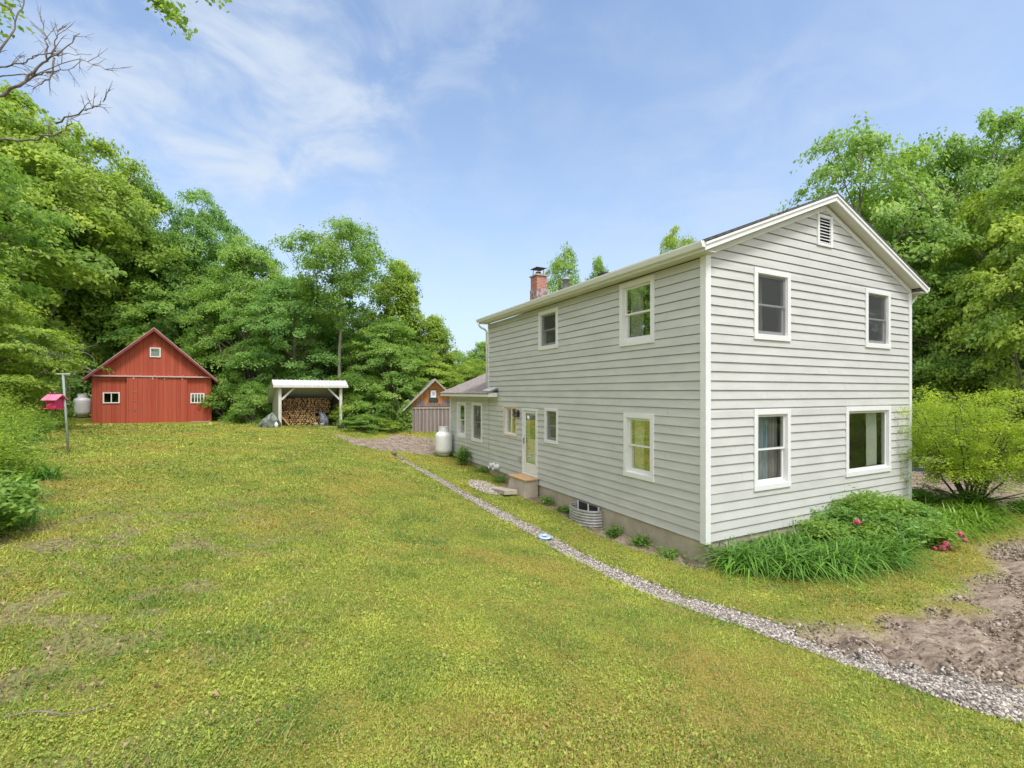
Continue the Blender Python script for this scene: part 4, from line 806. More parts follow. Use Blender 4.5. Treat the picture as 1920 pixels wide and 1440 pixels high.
mb = MB(); mb.box(-.44, -.12, -.25, .09, 1.12, 1.148); [mb.tube([(a, -.23, 1.13), (a-.03, -.25, 1.19)], .01, 5) for a in (-.45, -.11)]; mb.build('perch_tray', m_mag, BF)
mb = MB(); [mb.tube([(a, -.08, 1.49), (a-.01, -.08, 1.56)], .012, 6) for a in (-.4, -.28)]; mb.build('roof_peg', m_mag, BF)

# ---------------------------------------------------------------- small things on the lawn and beyond
X_, Y_ = (1021-960)/882*9.6, 9.62; mb = MB(); mb.lathe([(.05, .02), (.06, .045), (.11, .05), (.135, .035), (.14, .01), (.13, 0), (.06, .0), (.05, .02)], 26); fr = mb.build('ring_toy', mat('white_blue_plastic', (.30, .45, .56), .3, (.48, .60, .68), 6), None, loc=(X_, Y_, hz_(X_, Y_)+.03), rot=(.1, .06, 0)); prop(fr, 'blue and white plastic ring lying on the gravel strip', 'ring toy')
mb = MB(); mb.lathe([(0, .012), (.062, .02), (.066, .047)], 24); mb.lathe([(.137, .0), (.144, .012), (.139, .034)], 24); mb.build('blue_band', mat('navy_plastic', (.01, .07, .16), .3), fr)
for i, (px, py, D, a, ln, lab) in enumerate(((739, 856, 19.6, 1.9, .5, 'short dark log end piece at the far tip of the gravel strip'), (749, 862, 18.6, 2.1, .75, 'short mossy log lying nearer along the gravel strip edge'))):
    X_ = (px-960)/882*D; mb = MB(); mb.tube([(-ln/2, 0, 0), (0, .01, .0), (ln/2, 0, .01)], [.085, .09, .08], 10)
    prop(mb.build('log', M_bark, None, loc=(X_, D, hz_(X_, D)+.05), rot=(0, 0, a)), lab, 'log')
X_, Y_ = (1706-960)/882*17.0, 17.0; z_ = hz_(X_+1.5, Y_)
TB = empty('raised_bed', (X_, Y_, z_-.1), radians(-8), 'low dark blue grey metal sided bed behind the yellow green shrub', 'raised bed')
mb = MB(); mb.box(0, 3.6, 0, 1.1, 0, .42); mb.build('side_panel', mat('blue_grey_metal', (.045, .065, .1), .35, (.16, .19, .22), 2, metal=.3), TB, bevel=.03)
mb = MB(); mb.box(-.03, 3.63, -.03, 1.13, .40, .45); mb.box(0, 3.6, -.02, 0, 0, .07); mb.build('rim', mat('grey_rim', (.3, .34, .36), .5), TB); mb = MB(); mb.box(.3, .48, -.012, 0, .2, .32); mb.build('white_plate', M_vinyl, TB)
# stone edging slabs on churned ground left of house wing

# ---------------------------------------------------------------- trees
def tree_proto(seed, H, R, c0, shape, ncl, nlf, leafL, rc=(.55, 1.1), flat=.14, droop=.25, tr=.2, bark=M_bark, lump=.3, inner=.35, asp=.62, lean=.3, limbs=None, twin=False, mname='tree'):
    rg = np.random.default_rng(seed); pr = random.Random(seed)
    t = rg.beta(1.15, 1.0, ncl*3); a = rg.uniform(0, 2*pi, ncl*3); q = inner+(1-inner)*rg.random(ncl*3)**.55
    lum = 1+lump*(2*vnoise(a*1.1+seed, t*4.5, seed)-1)+.5*lump*(2*vnoise(a*2.7, t*9, seed+3)-1)
    rr = R*np.array([shape(v) for v in t])*q*lum; k = rg.random(ncl*3) < (np.array([shape(v) for v in t])+.12)
    C = np.stack([rr*np.cos(a), rr*np.sin(a), H*(c0+(1-c0)*t)-.3], 1)[k][:ncl]; m = len(C)
    # trunk
    n = 9; tz = np.linspace(0, 1, n); lx, ly = lean*rg.normal(), lean*rg.normal()
    wob = np.cumsum(rg.normal(0, .05*H/10, (n, 2)), 0); TP = np.c_[lx*tz**2+wob[:, 0]-wob[0, 0], ly*tz**2+wob[:, 1]-wob[0, 1], tz*H*.9]
    mb = MB(); mb.tube([tuple(TP[0]-np.array([0, 0, .5]))]+[tuple(p) for p in TP], [tr*1.5]+[max(.02, tr*(1-.88*v)*(1.25 if i == 0 else 1)) for i, v in enumerate(tz)], 10)
    pts = []
    nl = limbs or max(6, m//9); lid = rg.choice(m, nl, replace=False)
    for i in lid:
        c = C[i]; d = np.hypot(c[0], c[1]); za = np.clip(c[2]-(.55+.5*rg.random())*max(d, .5)-.3, H*c0*.55, H*.85)
        f = za/(H*.9); p = np.array([np.interp(f, tz, TP[:, 0]), np.interp(f, tz, TP[:, 1]), za]); r0 = max(.025, tr*(1-.88*f)*.5)
        mid = p*.5+c*.5+np.array([0, 0, -.08*d])+rg.normal(0, .12, 3); P_ = []
        for s in np.linspace(0, 1, 7): P_.append((1-s)**2*p+2*s*(1-s)*mid+s*s*c)
        mb.tube([tuple(v) for v in P_], [r0*(1-.8*s)+.006 for s in np.linspace(0, 1, 7)], 6); pts += P_[2:]
    pts = np.array(pts)
    for i in range(m):
        c = C[i]; cand = pts-np.array([0, 0, .0]); dd = np.linalg.norm(cand-c, axis=1)+(cand[:, 2] > c[2])*1.5; p = pts[dd.argmin()]
        if .1 < np.linalg.norm(c-p) < 3.5: mid = (p+c)/2+rg.normal(0, .1, 3); mb.tube([tuple(p), tuple(mid), tuple(c)], [.022, .014, .006], 4, False)
    me_t = bpy.data.meshes.new(mname+'_trunk'); me_t.from_pydata(mb.v, [], mb.f); me_t.materials.append(bark); me_t.polygons.foreach_set('use_smooth', mb.sm)
    # leaves
    per = max(8, nlf//m); ci = np.repeat(np.arange(m), per); nL = len(ci); rcl = rg.uniform(*rc, m)[ci]
    rho = np.sqrt(rg.random(nL))*rcl; th = rg.uniform(0, 2*pi, nL); el = 1+.5*np.sin(2*th+ci*1.7)
    ox = np.stack([rho*np.cos(th)*el, rho*np.sin(th)*el], 1); out = C[:, :2]/(np.linalg.norm(C[:, :2], axis=1, keepdims=True)+.3)
    tilt = rg.normal(-.25, .18, m)[ci]; dz = (ox*out[ci]).sum(1)*tilt-droop*rho**2/np.maximum(rcl, .3)+rg.normal(0, 1, nL)*flat*(.6+.6*rg.random(m)[ci])
    P_ = C[ci]+np.c_[ox, dz]
    Nn = np.c_[out[ci]*.65+ox/(rcl[:, None])*.35+rg.normal(0, .5, (nL, 2)), rg.normal(.75, .3, nL)]
    sz = leafL*rg.uniform(.65, 1.3, nL); V, F = leaf_quads(P_, Nn, sz, sz*asp, rg, .12)
    tint = np.clip(rg.normal(.42, .13, m)[ci]+rg.normal(0, .16, nL), 0, 1)
    return me_t, mesh_np(mname+'_crown', V, F, M_leaf, tint=np.repeat(tint, 4))
ov_ = lambda t: max(0., math.sin(pi*min(1, .12+.88*t))**.6) if t < .98 else .15
egg = lambda t: max(0, (1-((t-.38)/.62)**2 if t > .38 else 1-((.38-t)/.6)**2))**.5
col_ = lambda t: max(0, 1-abs(t-.35)**2*2.1)**.8
vase = lambda t: .25+.75*math.sin(min(1, t*1.15)*pi*.62)**1.2 if t < .93 else .55
low = lambda t: math.sqrt(max(0, 1-t**2.2))
PROTO = [
 (12, 4.6, tree_proto(11, 12, 4.6, .10, ov_, 230, 60000, .19, tr=.24, mname='maple')),
 (12, 4.4, tree_proto(12, 12, 4.4, .06, egg, 240, 62000, .17, rc=(.5, 1.0), tr=.22, mname='maple2')),
 (14, 3.6, tree_proto(13, 14, 3.6, .50, vase, 135, 24000, .17, rc=(.4, .85), flat=.22, tr=.17, bark=M_barkpale, lump=.35, lean=.5, mname='elm')),
 (11, 2.4, tree_proto(14, 11, 2.4, .08, col_, 150, 32000, .19, rc=(.4, .8), flat=.2, tr=.15, lump=.45, mname='poplar')),
 (13, 4.8, tree_proto(15, 13, 4.8, .22, ov_, 150, 21000, .20, rc=(.5, 1.0), flat=.16, tr=.2, lump=.5, inner=.2, mname='ash')),
 (3.4, 2.0, tree_proto(16, 3.4, 2.0, .0, low, 75, 15000, .12, rc=(.3, .55), flat=.13, tr=.05, mname='bush')),
 (13, 4.6, tree_proto(17, 13, 4.6, .12, ov_, 260, 66000, .17, rc=(.45, .95), flat=.18, tr=.24, lump=.42, mname='oak')),
]
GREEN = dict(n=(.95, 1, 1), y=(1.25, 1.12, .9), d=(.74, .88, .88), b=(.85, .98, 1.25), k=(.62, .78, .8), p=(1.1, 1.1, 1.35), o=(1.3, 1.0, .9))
def tree(pi_, px, top, D, hw, tone, label, cat='tree', group=None, sink=0., name=None, x=None, y=None, rz=None, hh=None):
    H, R, (mt, mc) = PROTO[pi_]; X = (px-960)/882*D if x is None else x; Y = D if y is None else y
    g = hz_(X, Y) if abs(X) < 60 and Y < 90 else 1.2
    h = (3+(735-top)/882*D-g) if hh is None else hh; r_ = hw/882*D if hh is None else hw
    n_ = name or ('bush' if pi_ == 5 else 'tree')
    e = empty(n_, (X, Y, g-sink), rng.uniform(0, 6.28) if rz is None else rz, label, cat, group); sx = r_/R; e.scale = (sx, sx, h/H)
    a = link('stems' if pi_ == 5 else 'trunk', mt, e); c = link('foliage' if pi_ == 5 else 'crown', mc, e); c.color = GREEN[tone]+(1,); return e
GB = 'trees at the edge of the wood'
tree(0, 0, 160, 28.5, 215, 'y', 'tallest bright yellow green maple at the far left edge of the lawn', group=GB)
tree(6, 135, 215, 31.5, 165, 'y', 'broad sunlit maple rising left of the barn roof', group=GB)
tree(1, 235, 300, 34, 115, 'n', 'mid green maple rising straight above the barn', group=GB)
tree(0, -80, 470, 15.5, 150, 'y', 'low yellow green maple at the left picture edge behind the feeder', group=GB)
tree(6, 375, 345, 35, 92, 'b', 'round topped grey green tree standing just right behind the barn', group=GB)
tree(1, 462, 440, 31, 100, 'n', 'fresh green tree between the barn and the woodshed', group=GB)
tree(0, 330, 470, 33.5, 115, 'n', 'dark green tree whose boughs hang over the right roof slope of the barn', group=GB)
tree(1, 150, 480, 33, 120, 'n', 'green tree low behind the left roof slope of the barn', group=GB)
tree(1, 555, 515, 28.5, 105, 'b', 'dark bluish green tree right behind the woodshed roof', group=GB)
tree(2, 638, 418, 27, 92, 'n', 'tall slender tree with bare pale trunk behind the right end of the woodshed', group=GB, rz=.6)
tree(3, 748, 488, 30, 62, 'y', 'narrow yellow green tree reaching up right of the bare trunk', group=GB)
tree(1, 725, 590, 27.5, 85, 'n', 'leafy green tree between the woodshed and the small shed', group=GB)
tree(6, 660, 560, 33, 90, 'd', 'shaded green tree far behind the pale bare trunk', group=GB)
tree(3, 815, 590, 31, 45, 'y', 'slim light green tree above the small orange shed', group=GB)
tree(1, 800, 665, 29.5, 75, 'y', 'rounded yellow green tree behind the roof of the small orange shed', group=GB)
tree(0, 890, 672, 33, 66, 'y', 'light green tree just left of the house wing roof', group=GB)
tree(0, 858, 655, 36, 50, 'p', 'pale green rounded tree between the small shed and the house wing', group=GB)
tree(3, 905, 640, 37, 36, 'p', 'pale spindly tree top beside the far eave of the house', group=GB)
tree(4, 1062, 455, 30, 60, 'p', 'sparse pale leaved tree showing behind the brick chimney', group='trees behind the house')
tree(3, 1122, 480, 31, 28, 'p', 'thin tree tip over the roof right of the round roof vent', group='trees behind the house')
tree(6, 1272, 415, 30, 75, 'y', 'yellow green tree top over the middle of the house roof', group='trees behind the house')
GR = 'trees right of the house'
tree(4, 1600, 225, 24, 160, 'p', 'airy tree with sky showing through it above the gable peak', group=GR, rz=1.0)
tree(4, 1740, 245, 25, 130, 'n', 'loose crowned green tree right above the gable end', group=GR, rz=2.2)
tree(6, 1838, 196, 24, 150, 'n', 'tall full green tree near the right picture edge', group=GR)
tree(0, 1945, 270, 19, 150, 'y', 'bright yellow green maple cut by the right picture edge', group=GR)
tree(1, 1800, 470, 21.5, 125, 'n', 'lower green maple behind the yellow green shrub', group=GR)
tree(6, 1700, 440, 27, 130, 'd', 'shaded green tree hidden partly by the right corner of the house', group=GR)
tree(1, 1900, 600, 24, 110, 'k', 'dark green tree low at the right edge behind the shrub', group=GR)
# bushes along the wood edge
GS = 'bushes along the wood edge'
for a in ((10, 640, 17, 75, 'y', 'bright green bush behind the leaning feeder pole'), (92, 700, 24.5, 45, 'd', 'dark bush between the feeder and the propane tank'),
          (-40, 600, 19, 110, 'n', 'tall leafy bush at the left picture edge behind the plants'), (432, 690, 28, 48, 'n', 'dark green bush right beside the barn corner'),
          (475, 712, 25, 45, 'n', 'low leafy bush on the left of the woodshed'), (660, 735, 25.5, 35, 'y', 'small light green bush touching the right woodshed post'),
          (695, 725, 26, 50, 'n', 'broad green bush between the woodshed and the small shed'), (735, 745, 26.3, 35, 'n', 'bush nearest to the left of the small orange shed'),
          (680, 775, 24.3, 42, 'n', 'low weedy bush at the lawn edge right of the woodshed'), (715, 782, 24.8, 35, 'y', 'lowest light green weeds beside the bare earth patch'),
          (385, 690, 33, 70, 'k', 'very dark bush in the shade behind the barn'), (560, 690, 28, 90, 'k', 'dark undergrowth bush hidden behind the woodshed'),
          (90, 600, 27, 80, 'd', 'dark tangled bush left of the barn roof'), (850, 720, 30, 50, 'y', 'bush behind the right side of the small shed'), (600, 640, 30, 90, 'd', 'tall shaded bush above the woodshed roof'),
          (1730, 740, 20, 60, 'd', 'dark bush just right of the house corner behind the shrub'), (1800, 700, 24, 90, 'k', 'deep green bush behind the low metal bed'), (1905, 720, 21, 80, 'd', 'dark bush at the right edge above the shrub')):
    tree(5, *a[:5], a[5], cat='bush', group=GS)
# deeper wood, and trees out of the frame that windows mirror
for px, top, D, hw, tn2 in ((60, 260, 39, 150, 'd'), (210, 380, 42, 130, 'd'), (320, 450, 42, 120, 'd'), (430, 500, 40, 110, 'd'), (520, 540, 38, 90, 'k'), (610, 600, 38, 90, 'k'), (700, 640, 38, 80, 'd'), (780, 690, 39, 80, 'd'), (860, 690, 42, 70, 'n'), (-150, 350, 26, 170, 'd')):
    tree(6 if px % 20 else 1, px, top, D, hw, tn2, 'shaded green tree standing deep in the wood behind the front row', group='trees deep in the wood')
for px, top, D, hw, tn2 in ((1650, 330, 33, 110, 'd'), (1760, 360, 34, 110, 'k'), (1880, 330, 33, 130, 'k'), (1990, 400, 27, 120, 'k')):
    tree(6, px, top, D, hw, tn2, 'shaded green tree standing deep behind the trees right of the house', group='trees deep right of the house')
for x_, y_, r_, h_, q in ((-23.5, 17, 4.6, 14, 1), (-21, 11, 4, 12, 0), (-19, 6, 4.5, 11, 1), (-20, -4, 5, 13, 0), (24, 9, 5, 13, 6), (25, -1, 5, 12, 1), (20, -10, 5, 12, 0), (30, 4, 5, 14, 6)):
    tree(q, 0, 0, 0, r_, 'n', 'leafy tree standing outside the picture edges', x=x_, y=y_, hh=h_, group='trees outside the picture')

# dead tree at the left, bare branches over the sky
def bare(name, base, paths, r0, label, cat, bark=M_barkdead, seed=1, twig=14, tl=(.25, .7)):
    e = empty(name, base, 0, label, cat); rg = random.Random(seed)
    def w(mb, P_, r):
        P_ = [Vector(p)-Vector(base) for p in P_]; Q = []
        for i in range(len(P_)-1):
            for s in range(5): t = s/5; Q.append(P_[i].lerp(P_[i+1], t)+Vector([rg.uniform(-.035, .035) for _ in range(3)]))
        Q.append(P_[-1]); n = len(Q); mb.tube(Q, [max(.005, r*(1-.88*i/n)) for i in range(n)], 7); return Q, r
    mb = MB(); tb = MB()
    for P_, r in paths:
        Q, r = w(mb, P_, r)
        for k in range(twig):
            i = rg.randrange(len(Q)//3, len(Q)-1); d = (Q[i+1]-Q[i]).normalized(); dd = (d+Vector([rg.uniform(-1, 1) for _ in range(3)])).normalized(); ln = rg.uniform(*tl)
            q = [Q[i], Q[i]+dd*ln*.5+Vector((0, 0, .05)), Q[i]+dd*ln+Vector((0, 0, rg.uniform(-.05, .2)))]; tb.tube(q, [.009, .006, .003], 4, False)
            for _ in range(2):
                d2 = (dd+Vector([rg.uniform(-.8, .8) for _ in range(3)])).normalized(); tb.tube([q[1], q[1]+d2*ln*.45], [.005, .0025], 3, False)
    nb_ = len(mb.v); mb.v += tb.v; mb.f += [[i+nb_ for i in f] for f in tb.f]; mb.m += tb.m; mb.sm += tb.sm; mb.build('trunk', bark, e); return e
def at(px, py, D): return ((px-960)/882*D, D, 3+(735-py)/882*D)
gb = hz_(-15, 11.5)
bare('dead_tree', (-15, 11.5, gb), [([(-15, 11.5, gb), (-15.1, 11.5, 6), at(-150, 300, 11.7)], .13), ([(-15.1, 11.5, 6), at(-40, 200, 11.8), at(35, 160, 11.9), at(80, 118, 12), at(110, 102, 12), at(150, 62, 12)], .05),
    ([at(-60, 240, 11.8), at(-10, 130, 12), at(40, 118, 12), at(70, 102, 12), at(120, 104, 12), at(172, 102, 12)], .026), ([at(-80, 240, 11.8), at(-20, 130, 12.2), at(20, 60, 12.3), at(42, 15, 12.4), at(46, -40, 12.4)], .036),
    ([at(30, 165, 12), at(70, 140, 12), at(105, 132, 12), at(140, 126, 12)], .03), ([at(100, 105, 12), at(106, 75, 12), at(107, 55, 12)], .022), ([at(85, 112, 12), at(88, 70, 12), at(75, 38, 12)], .022), ([at(100, 108, 12), at(93, 150, 12), at(60, 168, 12)], .025),
    ([at(-60, 260, 11.8), at(60, 262, 11.5), at(110, 250, 11.5), at(134, 232, 11.5), at(132, 212, 11.5)], .03), ([at(100, 230, 11.8), at(155, 207, 11.8), at(182, 200, 11.8), at(200, 180, 11.8)], .022), ([at(-30, 145, 12), at(60, 140, 12), at(150, 108, 12), at(205, 132, 12)], .018)],
    .2, 'leafless dead tree with bare dark branches over the sky at upper left', 'dead tree', seed=4, twig=8, tl=(.2, .6))
# grey tangled brushwood left of the barn
rg = random.Random(9); mb = MB()
for k in range(95):
    p = Vector(at(rg.uniform(45, 130), rg.uniform(640, 735), 25.2+rg.uniform(-.8, .8))); a = rg.uniform(0, 6.28); Q = [p]
    d = Vector((cos(a), rg.uniform(-.4, .4), sin(a)*.8))
    for s in range(6): d = (d+Vector((rg.uniform(-.45, .45), rg.uniform(-.3, .3), rg.uniform(-.55, .35)))).normalized(); Q.append(Q[-1]+d*.28)
    mb.tube(Q, [.020-.0022*i for i in range(7)], 4, False)
prop(mb.build('brushwood', M_barkpale, None), 'tangle of bare grey vines and dead branches left of the barn above the tank', 'brushwood')
# overhanging leafy limb of a tree outside the frame
def limb_leaves(paths, seed, dens=26, size=.07, spread=.22):
    rg_ = np.random.default_rng(seed); Cs = []
    for P_ in paths:
        P_ = [np.array(p) for p in P_]
        for a, b in zip(P_[:-1], P_[1:]):
            n = int(np.linalg.norm(b-a)*dens*10); t = rg_.random((n, 1)); Cs.append(a+(b-a)*t+rg_.normal(0, spread*.5, (n, 3))*np.array([1, 1, .55]))
    C = np.concatenate(Cs); n = len(C); V, F = leaf_quads(C, np.c_[rg_.normal(0, .6, (n, 2)), np.full(n, .8)], size*rg_.uniform(.7, 1.3, n), size*.6, rg_); return V, F, np.repeat(rg_.random(n)*.8, 4)
gb = hz_(-9, 2.5); e = empty('tree', (-9, 2.5, gb), 0, 'maple standing outside left whose leafy bough tips hang into the upper left sky', 'tree')
limbs = [[(-9, 2.5, gb), (-9.1, 2.6, 5), (-9, 3, 7.6)], [(-9, 2.8, 6.6), (-7, 4.6, 8.8), at(240, -40, 6), at(285, -5, 6), at(330, 30, 6), at(350, 66, 6)], [(-9, 2.8, 6.8), (-8.4, 5, 8.3), at(-30, -10, 7), at(20, 18, 7), at(26, 36, 7)]]
mb = MB()
for P_, r in zip(limbs, (.2, .06, .06)): mb.tube([Vector(p)-Vector((-9, 2.5, gb)) for p in P_], [max(.006, r*(1-.93*i/(len(P_)-1))) for i in range(len(P_))], 8)
mb.build('trunk', M_bark, e)
V, F, ti = limb_leaves([[at(250, -35, 6), at(300, 5, 6), at(335, 35, 6), at(350, 64, 6)], [at(268, -25, 6.1), at(320, 2, 6.1)], [at(300, 0, 6), at(322, 40, 6)], [at(340, -25, 6.2), at(420, -8, 6.2)]], 5, 20, .075, .16)
V2, F2, t2 = limb_leaves([[at(-40, -15, 7), at(22, 5, 7)], [at(-30, 15, 7), at(28, 38, 7)], [at(-40, 40, 7), at(3, 55, 7)]], 6, 10, .085, .22)
cm = mesh_np('bough_leaves', np.r_[V, V2]-np.array([-9, 2.5, gb]), np.r_[F, F2+len(V)], M_leaf, tint=np.r_[ti, t2]); link('crown', cm, e)
P0 = PROTO[1]; c = link('crown', P0[2][1], e, loc=(-1.5, -1.5, 4.5), scale=(.8, .8, .5))

# yellow green winged shrub right of the house
def shrub(x, y, h, r, seed, label, tone=(1.3, 1.14, .7)):
    g = hz_(x, y); e = empty('shrub', (x, y, g), 0, label, 'shrub'); rg_ = np.random.default_rng(seed); mb = MB(); tips = []
    for k in range(17):
        a = 2*pi*k/17+rg_.uniform(-.2, .2); q = rg_.uniform(.35, 1)*r; hh = h*(.78+.22*rg_.random())*(1-.2*(q/r)**2); b0_ = np.array([rg_.uniform(-.25, .25), rg_.uniform(-.2, .2), -.1])
        tip = np.array([q*cos(a), q*sin(a)*.8, hh]); mid = b0_*.5+tip*.5+np.array([-.10*q*cos(a), 0, -.12*h]); P_ = [(1-s)**2*b0_+2*s*(1-s)*mid+s*s*tip+rg_.normal(0, .02, 3) for s in np.linspace(0, 1, 9)]
        mb.tube([tuple(p) for p in P_], [.034*(1-.85*s) for s in np.linspace(0, 1, 9)], 6); tips += [(p, a) for p in P_[3:]]
    for k in range(9): a = rg_.uniform(0, 6.28); mb.tube([(0, 0, .1), (.5*cos(a), .5*sin(a), .3), (1.1*cos(a), 1.1*sin(a), .35+.3*rg_.random())], [.03, .02, .006], 5)
    C = []; 
    for p, a in tips:
        for _ in range(5):
            d = rg_.normal(0, 1, 3)*np.array([.55, .55, .10]); c = p+d+np.array([.25*cos(a), .25*sin(a), .1])
            if c[2] > .62+.25*rg_.random() and np.hypot(c[0], c[1]/.85) < r*1.08:
                C.append(c)
                if rg_.random() < .6: mb.tube([tuple(p), tuple(c)], [.007, .003], 3, False)
    C = np.array(C); m = len(C); per = 115; ci = np.repeat(np.arange(m), per); n = m*per; dirs = rg_.uniform(0, 6.28, m)[ci]; u = rg_.uniform(-.32, .32, n); v = rg_.normal(0, .075, n)
    P_ = C[ci]+np.stack([u*np.cos(dirs)-v*np.sin(dirs), u*np.sin(dirs)+v*np.cos(dirs), rg_.normal(0, .075, n)-.25*u*u], 1)
    sz = .055*rg_.uniform(.6, 1.3, n); V, F = leaf_quads(P_, np.c_[rg_.normal(0, .55, (n, 2)), np.ones(n)], sz, sz*.55, rg_)
    mb.build('stems', mat('shrub_stem', (.05, .04, .035), .9, (.12, .1, .08), 10), e)
    f = link('foliage', mesh_np('shrub_foliage', V, F, M_leaf, tint=np.repeat(np.clip(rg_.normal(.5, .15, m)[ci]+rg_.normal(0, .12, n), 0, 1), 4)), e); f.color = tone+(1,); return e
shrub(11.6, 11.9, 2.95, 1.9, 3, 'broad yellow green many stemmed shrub on bare soil right of the house')

# bed plants in front of the gable wall
def clump(x, y, n, h, reach, wd, seed, label, name, cat, tone, group=None, spread=.12, droop=1., azc=None):
    rg_ = np.random.default_rng(seed); g = hz_(x, y); az = rg_.uniform(0, 2*pi, n)
    if azc is not None: az = azc+rg_.normal(0, 1.15, n)
    b = np.stack([rg_.normal(0, spread, n), rg_.normal(0, spread, n), np.full(n, -.02)], 1); hh = h*rg_.uniform(.55, 1.15, n); rc_ = reach*rg_.uniform(.35, 1.2, n)
    V, F, k = blades(b, az, hh*.62, rc_, wd*rg_.uniform(.7, 1.3, n), rg_, droop=droop)
    me = mesh_np(name, V, F, M_blade, tint=np.repeat(np.clip(rg_.normal(.5, .32, n), 0, 1), k)); o = link(name, me, None, (x, y, g)); o.color = GREEN.get(tone, tone)+(1,) if isinstance(tone, str) else tone+(1,)
    return prop(o, label, cat, group)
def hw_(lx, ly): return 3.52+lx*c27-ly*s27, 8.55+lx*s27+ly*c27
GD = 'daylily clumps in the bed by the gable wall'
DL = [(.30, -.55, 'large arching daylily clump at the near house corner, leftmost in the bed'), (.8, -1.05, 'arching daylily clump at the front left of the bed'), (1.3, -.5, 'daylily clump under the blue curtained window'), (1.5, -1.3, 'second arching daylily clump along the front edge of the bed'),
      (2.2, -1.4, 'daylily clump in the middle of the front edge of the bed'), (2.05, -.6, 'daylily clump behind the middle of the front edge'), (2.9, -1.45, 'daylily clump on the front edge left of the pink flowers')]
for i, (a, b, l_) in enumerate(DL): X_, Y_ = hw_(a, b); clump(X_, Y_, 300, .80, .85, .027, 20+i, l_, 'daylily_clump', 'daylily', (.85, 1.0, .8), GD, spread=.16, azc=None)
for i, (a, b, l_) in enumerate(((5.7, -1.25, 'light green daylily clump right of the pink flowers'), (6.6, -1.25, 'light green grassy clump near the right house corner'), (7.5, -1.15, 'light green grassy clump in front of the shrub'), (8.4, -.9, 'light green grassy clump at the right end of the bed'), (6.4, -.3, 'grassy clump against the wall by the right corner'))):
    X_, Y_ = hw_(a, b); clump(X_, Y_, 340, .75, .8, .022, 40+i, l_, 'daylily_clump', 'daylily', (1.25, 1.2, .8), GD, spread=.2)
def leafy(x, y, h, r, seed, label, name, cat, tone, n=2600, L=.085, asp=.42, group=None, flowers=(), up=.5):
    g = hz_(x, y); rg_ = np.random.default_rng(seed); e = empty(name, (x, y, g), 0, label, cat, group); mb = MB(); ns = 22; C = []
    for k in range(ns):
        a = rg_.uniform(0, 6.28); q = rg_.random()**.6*r; tip = np.array([q*cos(a), q*sin(a), h*(.65+.35*rg_.random())*(1-.35*(q/r)**2)]); P_ = [np.array([.1*cos(a), .1*sin(a), -.03]), tip*.5+np.array([0, 0, .1*h]), tip]
        mb.tube([tuple(p) for p in P_], [.009, .007, .004], 4, False)
        for s in np.linspace(.25, 1, 7): C.append((P_[0]*(1-s)+tip*s)+np.array([0, 0, .08*h*sin(pi*s)]))
    mb.build('stems', mat('green_stem', (.12, .2, .06), .7), e); C = np.array(C); m = len(C); per = n//m; ci = np.repeat(np.arange(m), per); nL = len(ci)
    P_ = C[ci]+rg_.normal(0, 1, (nL, 3))*np.array([.10, .10, .055])*(r/.5)**.5; P_[:, 2] = np.maximum(P_[:, 2], .02)
    sz = L*rg_.uniform(.6, 1.3, nL); V, F = leaf_quads(P_, np.c_[rg_.normal(0, up, (nL, 2)), np.ones(nL)], sz, sz*asp, rg_)
    f = link('foliage', mesh_np(name+'_foliage', V, F, M_leaf, tint=np.repeat(np.clip(rg_.normal(.4, .2, nL), 0, 1), 4)), e); f.color = GREEN[tone]+(1,)
    for (fx, fy, fz, s) in flowers:
        P_ = rg_.normal(0, 1, (70, 3)); P_ /= np.linalg.norm(P_, axis=1, keepdims=True); V, F = leaf_quads(np.array([fx, fy, fz])+P_*s*.7*np.array([1, 1, .7]), P_+rg_.normal(0, .3, (70, 3)), s*.9, s*.8, rg_, .3)
        link('flower', mesh_np('peony_flower', V, F, M_pink, tint=np.repeat(rg_.random(70), 4)), e)
    return e
M_pink = leafmat('pink_petal', (.55, .05, .16), (.85, .30, .42), .25, .5, False)
GP = 'leafy plants in the bed by the gable wall'
for i, a in enumerate(((3.3, -.55, .75, .55, 'b', 'peony bush with one pink bloom under the wall between the lower windows', [(.0, -.42, .52, .07)]), (4.1, -.55, .95, .6, 'n', 'tallest leafy perennial under the wide picture window', []), (4.9, -.5, .85, .6, 'n', 'leafy perennial under the right end of the picture window', []),
    (3.9, -1.2, .6, .6, 'b', 'low peony bush at the front middle of the bed', []), (4.6, -1.35, .5, .55, 'n', 'low peony bush with pink blooms drooping onto the lawn', [(-.02, -.52, .16, .075), (-.12, -.56, .1, .07), (.08, -.5, .08, .07), (.40, -.36, .3, .07), (.44, -.42, .2, .05), (-.2, -.5, .07, .05)]), (5.2, -.95, .6, .5, 'b', 'grey green leafy perennial behind the drooping pink blooms', []),
    (2.7, -.45, .62, .5, 'p', 'wispy grey green perennial against the wall right of the blue curtained window', []), (5.9, -.45, .6, .5, 'n', 'leafy perennial left of the right house corner', []), (3.3, -1.0, .5, .5, 'n', 'low leafy plant behind the front daylilies', []))):
    X_, Y_ = hw_(a[0], a[1]); leafy(X_, Y_, a[2], a[3], 60+i, a[5], 'perennial', 'perennial', a[4], 3600, .10, .42, GP, a[6])
for i, (x_, y_, h_, r_, tn2, l_) in enumerate(((10.75, 12.3, .55, .5, 'd', 'dark low bush beside the right house corner'), (11.3, 11.6, .5, .45, 'd', 'low dark plant left of the shrub stems'), (12.5, 11.3, .25, .5, 'd', 'low dark green mat at the foot of the shrub'))):
    leafy(x_, y_, h_, r_, 80+i, l_, 'low_plant', 'plant', tn2, 2600, .07, .5, 'low plants at the right of the bed')
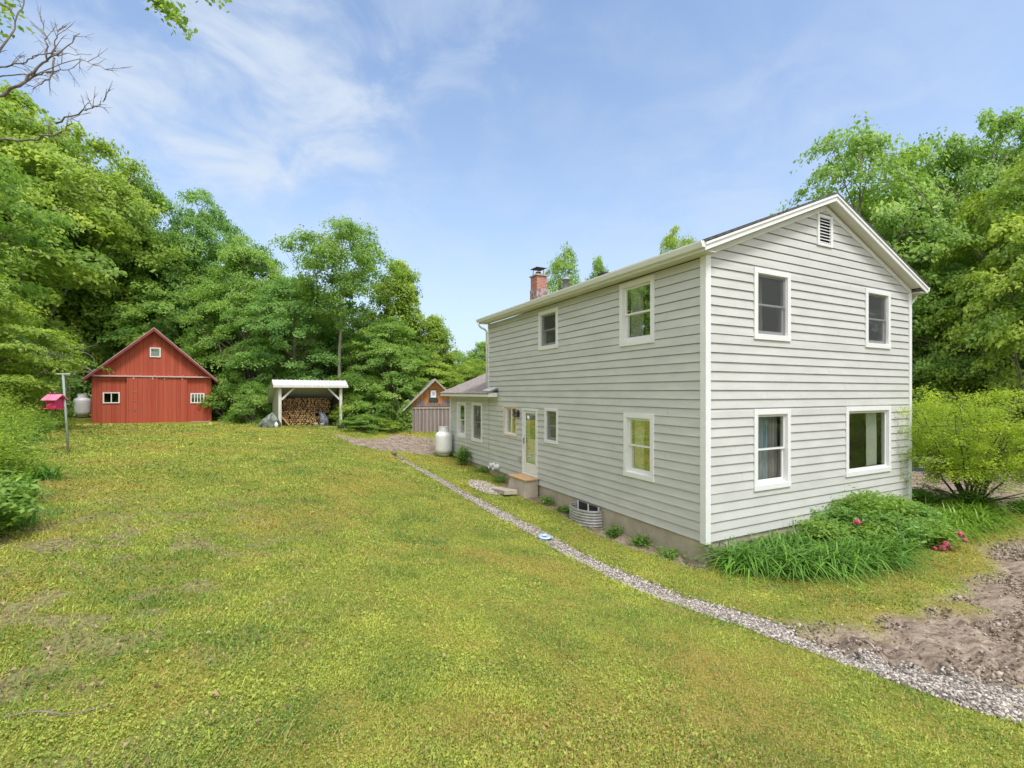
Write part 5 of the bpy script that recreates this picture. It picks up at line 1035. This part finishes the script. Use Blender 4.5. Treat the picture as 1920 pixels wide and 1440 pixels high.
# weeds along the foundation
for i, (s, d, h_, r_, tn2, l_) in enumerate(((2.35, .2, .30, .15, 'd', 'small dark weed by the foundation between window well and corner'), (1.5, .18, .22, .2, 'd', 'trailing weed against the foundation near the house corner'), (.7, .22, .18, .25, 'n', 'low weed patch at the foot of the foundation by the corner'), (4.4, .2, .2, .2, 'd', 'weed on the far side of the window well'),
    (5.2, .2, .24, .18, 'n', 'weed climbing the foundation right of the door step'), (8.1, .2, .22, .3, 'd', 'creeping green plant left of the door step'), (9.7, .22, .22, .25, 'd', 'low green weeds under the twin wall vents'), (11.3, .35, .85, .26, 'd', 'small upright bush against the wing wall under its window'), (13.3, .25, .5, .25, 'd', 'weed between the propane tank and the wall'))):
    X_ = 3.52-d*c27-s*s27; Y_ = 8.55-d*s27+s*c27; leafy(X_, Y_, h_, r_, 100+i, l_, 'weed', 'weed', tn2, 420 if h_ < .6 else 1700, .065, .5, 'weeds along the foundation')
# plants at the left picture edge
GL = 'plants along the left lawn edge'
for i, (px, py, D, h_, r_, tn2, l_) in enumerate(((-20, 930, 6.6, 1.15, .52, 'y', 'feathery yellow green plant at left edge beside the strap leaves'), (-70, 880, 7.5, 1.6, .8, 'y', 'tall yellow green leafy plant at the left picture edge'), (0, 845, 9.2, 1.05, .65, 'p', 'pale green feathery plant left of the feeder pole'),
    (-50, 1010, 5.6, .62, .45, 'n', 'lower leafy plant nearest the viewer at the left edge'), (-20, 830, 11, 1.6, .9, 'y', 'bright yellow topped plant behind the pale feathery one'), (55, 815, 14, .9, .6, 'n', 'green weeds behind the feeder pole'), (-75, 1010, 5.0, .7, .5, 'p', 'bluish broad leaved plant in the left bottom corner of the border'))):
    X_ = (px-960)/882*D; leafy(X_, D, h_, r_, 120+i, l_, 'border_plant', 'plant', tn2, 7500, .06 if i != 6 else .09, .35 if i != 6 else .5, GL)
for i, (px, D, h_, l_) in enumerate(((30, 6.7, .85, 'dark strap leaved iris clump leaning over the lawn at left'), (5, 5.5, .6, 'strap leaved clump low at the left picture edge'), (70, 8.3, .6, 'small strap leaved clump beside the lawn edge at left'))):
    clump((px-960)/882*D, D, 70, h_, .55, .035, 140+i, l_, 'iris_clump', 'iris', (.75, 1.0, .9), GL, spread=.1)
# vine on the small shed and covering greenery
vx, vy = ox-.15, oy-.12; n = 1500; X_ = vx+rng.uniform(-.55, .25, n); Z_ = .6+rng.random(n)*2.0*(1-.35*np.abs(X_-vx)/.6); k = rng.random(n) < .9; V, F = leaf_quads(np.stack([X_, vy+rng.uniform(-.14, .3, n), Z_], 1)[k], np.c_[rng.normal(0, .4, k.sum()), -np.ones(k.sum())*.8, rng.uniform(.1, .9, k.sum())], .12*rng.uniform(.7, 1.3, k.sum()), .1, rng)
o = link('climbing_vine', mesh_np('climbing_vine', V, F, M_leaf, tint=np.repeat(rng.random(k.sum())*.7, 4)), None); prop(o, 'green vine climbing the left corner of the small orange shed', 'vine')
bare('dead_tree', (-6.2, 26.2, .9), [([(-6.2, 26.2, .9), at(748, 760, 26.2), at(738, 730, 26.2), at(742, 700, 26.3)], .06), ([at(760, 790, 26), at(750, 770, 26), at(735, 760, 26)], .05)], .1, 'thin bare leaning trunk left of the small orange shed', 'dead tree', M_bark, 3, 4)
# a fallen stick on the lawn
for i, (p, q, l_) in enumerate((((-2.62, 2.42), (-2.2, 2.58), 'thin brown stick lying on the lawn at lower left'), )):
    mb = MB(); Q = [(p[0]+(q[0]-p[0])*t, p[1]+(q[1]-p[1])*t+.03*sin(t*7), 0) for t in np.linspace(0, 1, 8)]; Q = [(a, b, hz_(a, b)+.022) for a, b, _ in Q]; mb.tube(Q, [.005]*4+[.004]*3+[.002], 6)
    prop(mb.build('stick', M_barkdead, None), l_, 'stick')
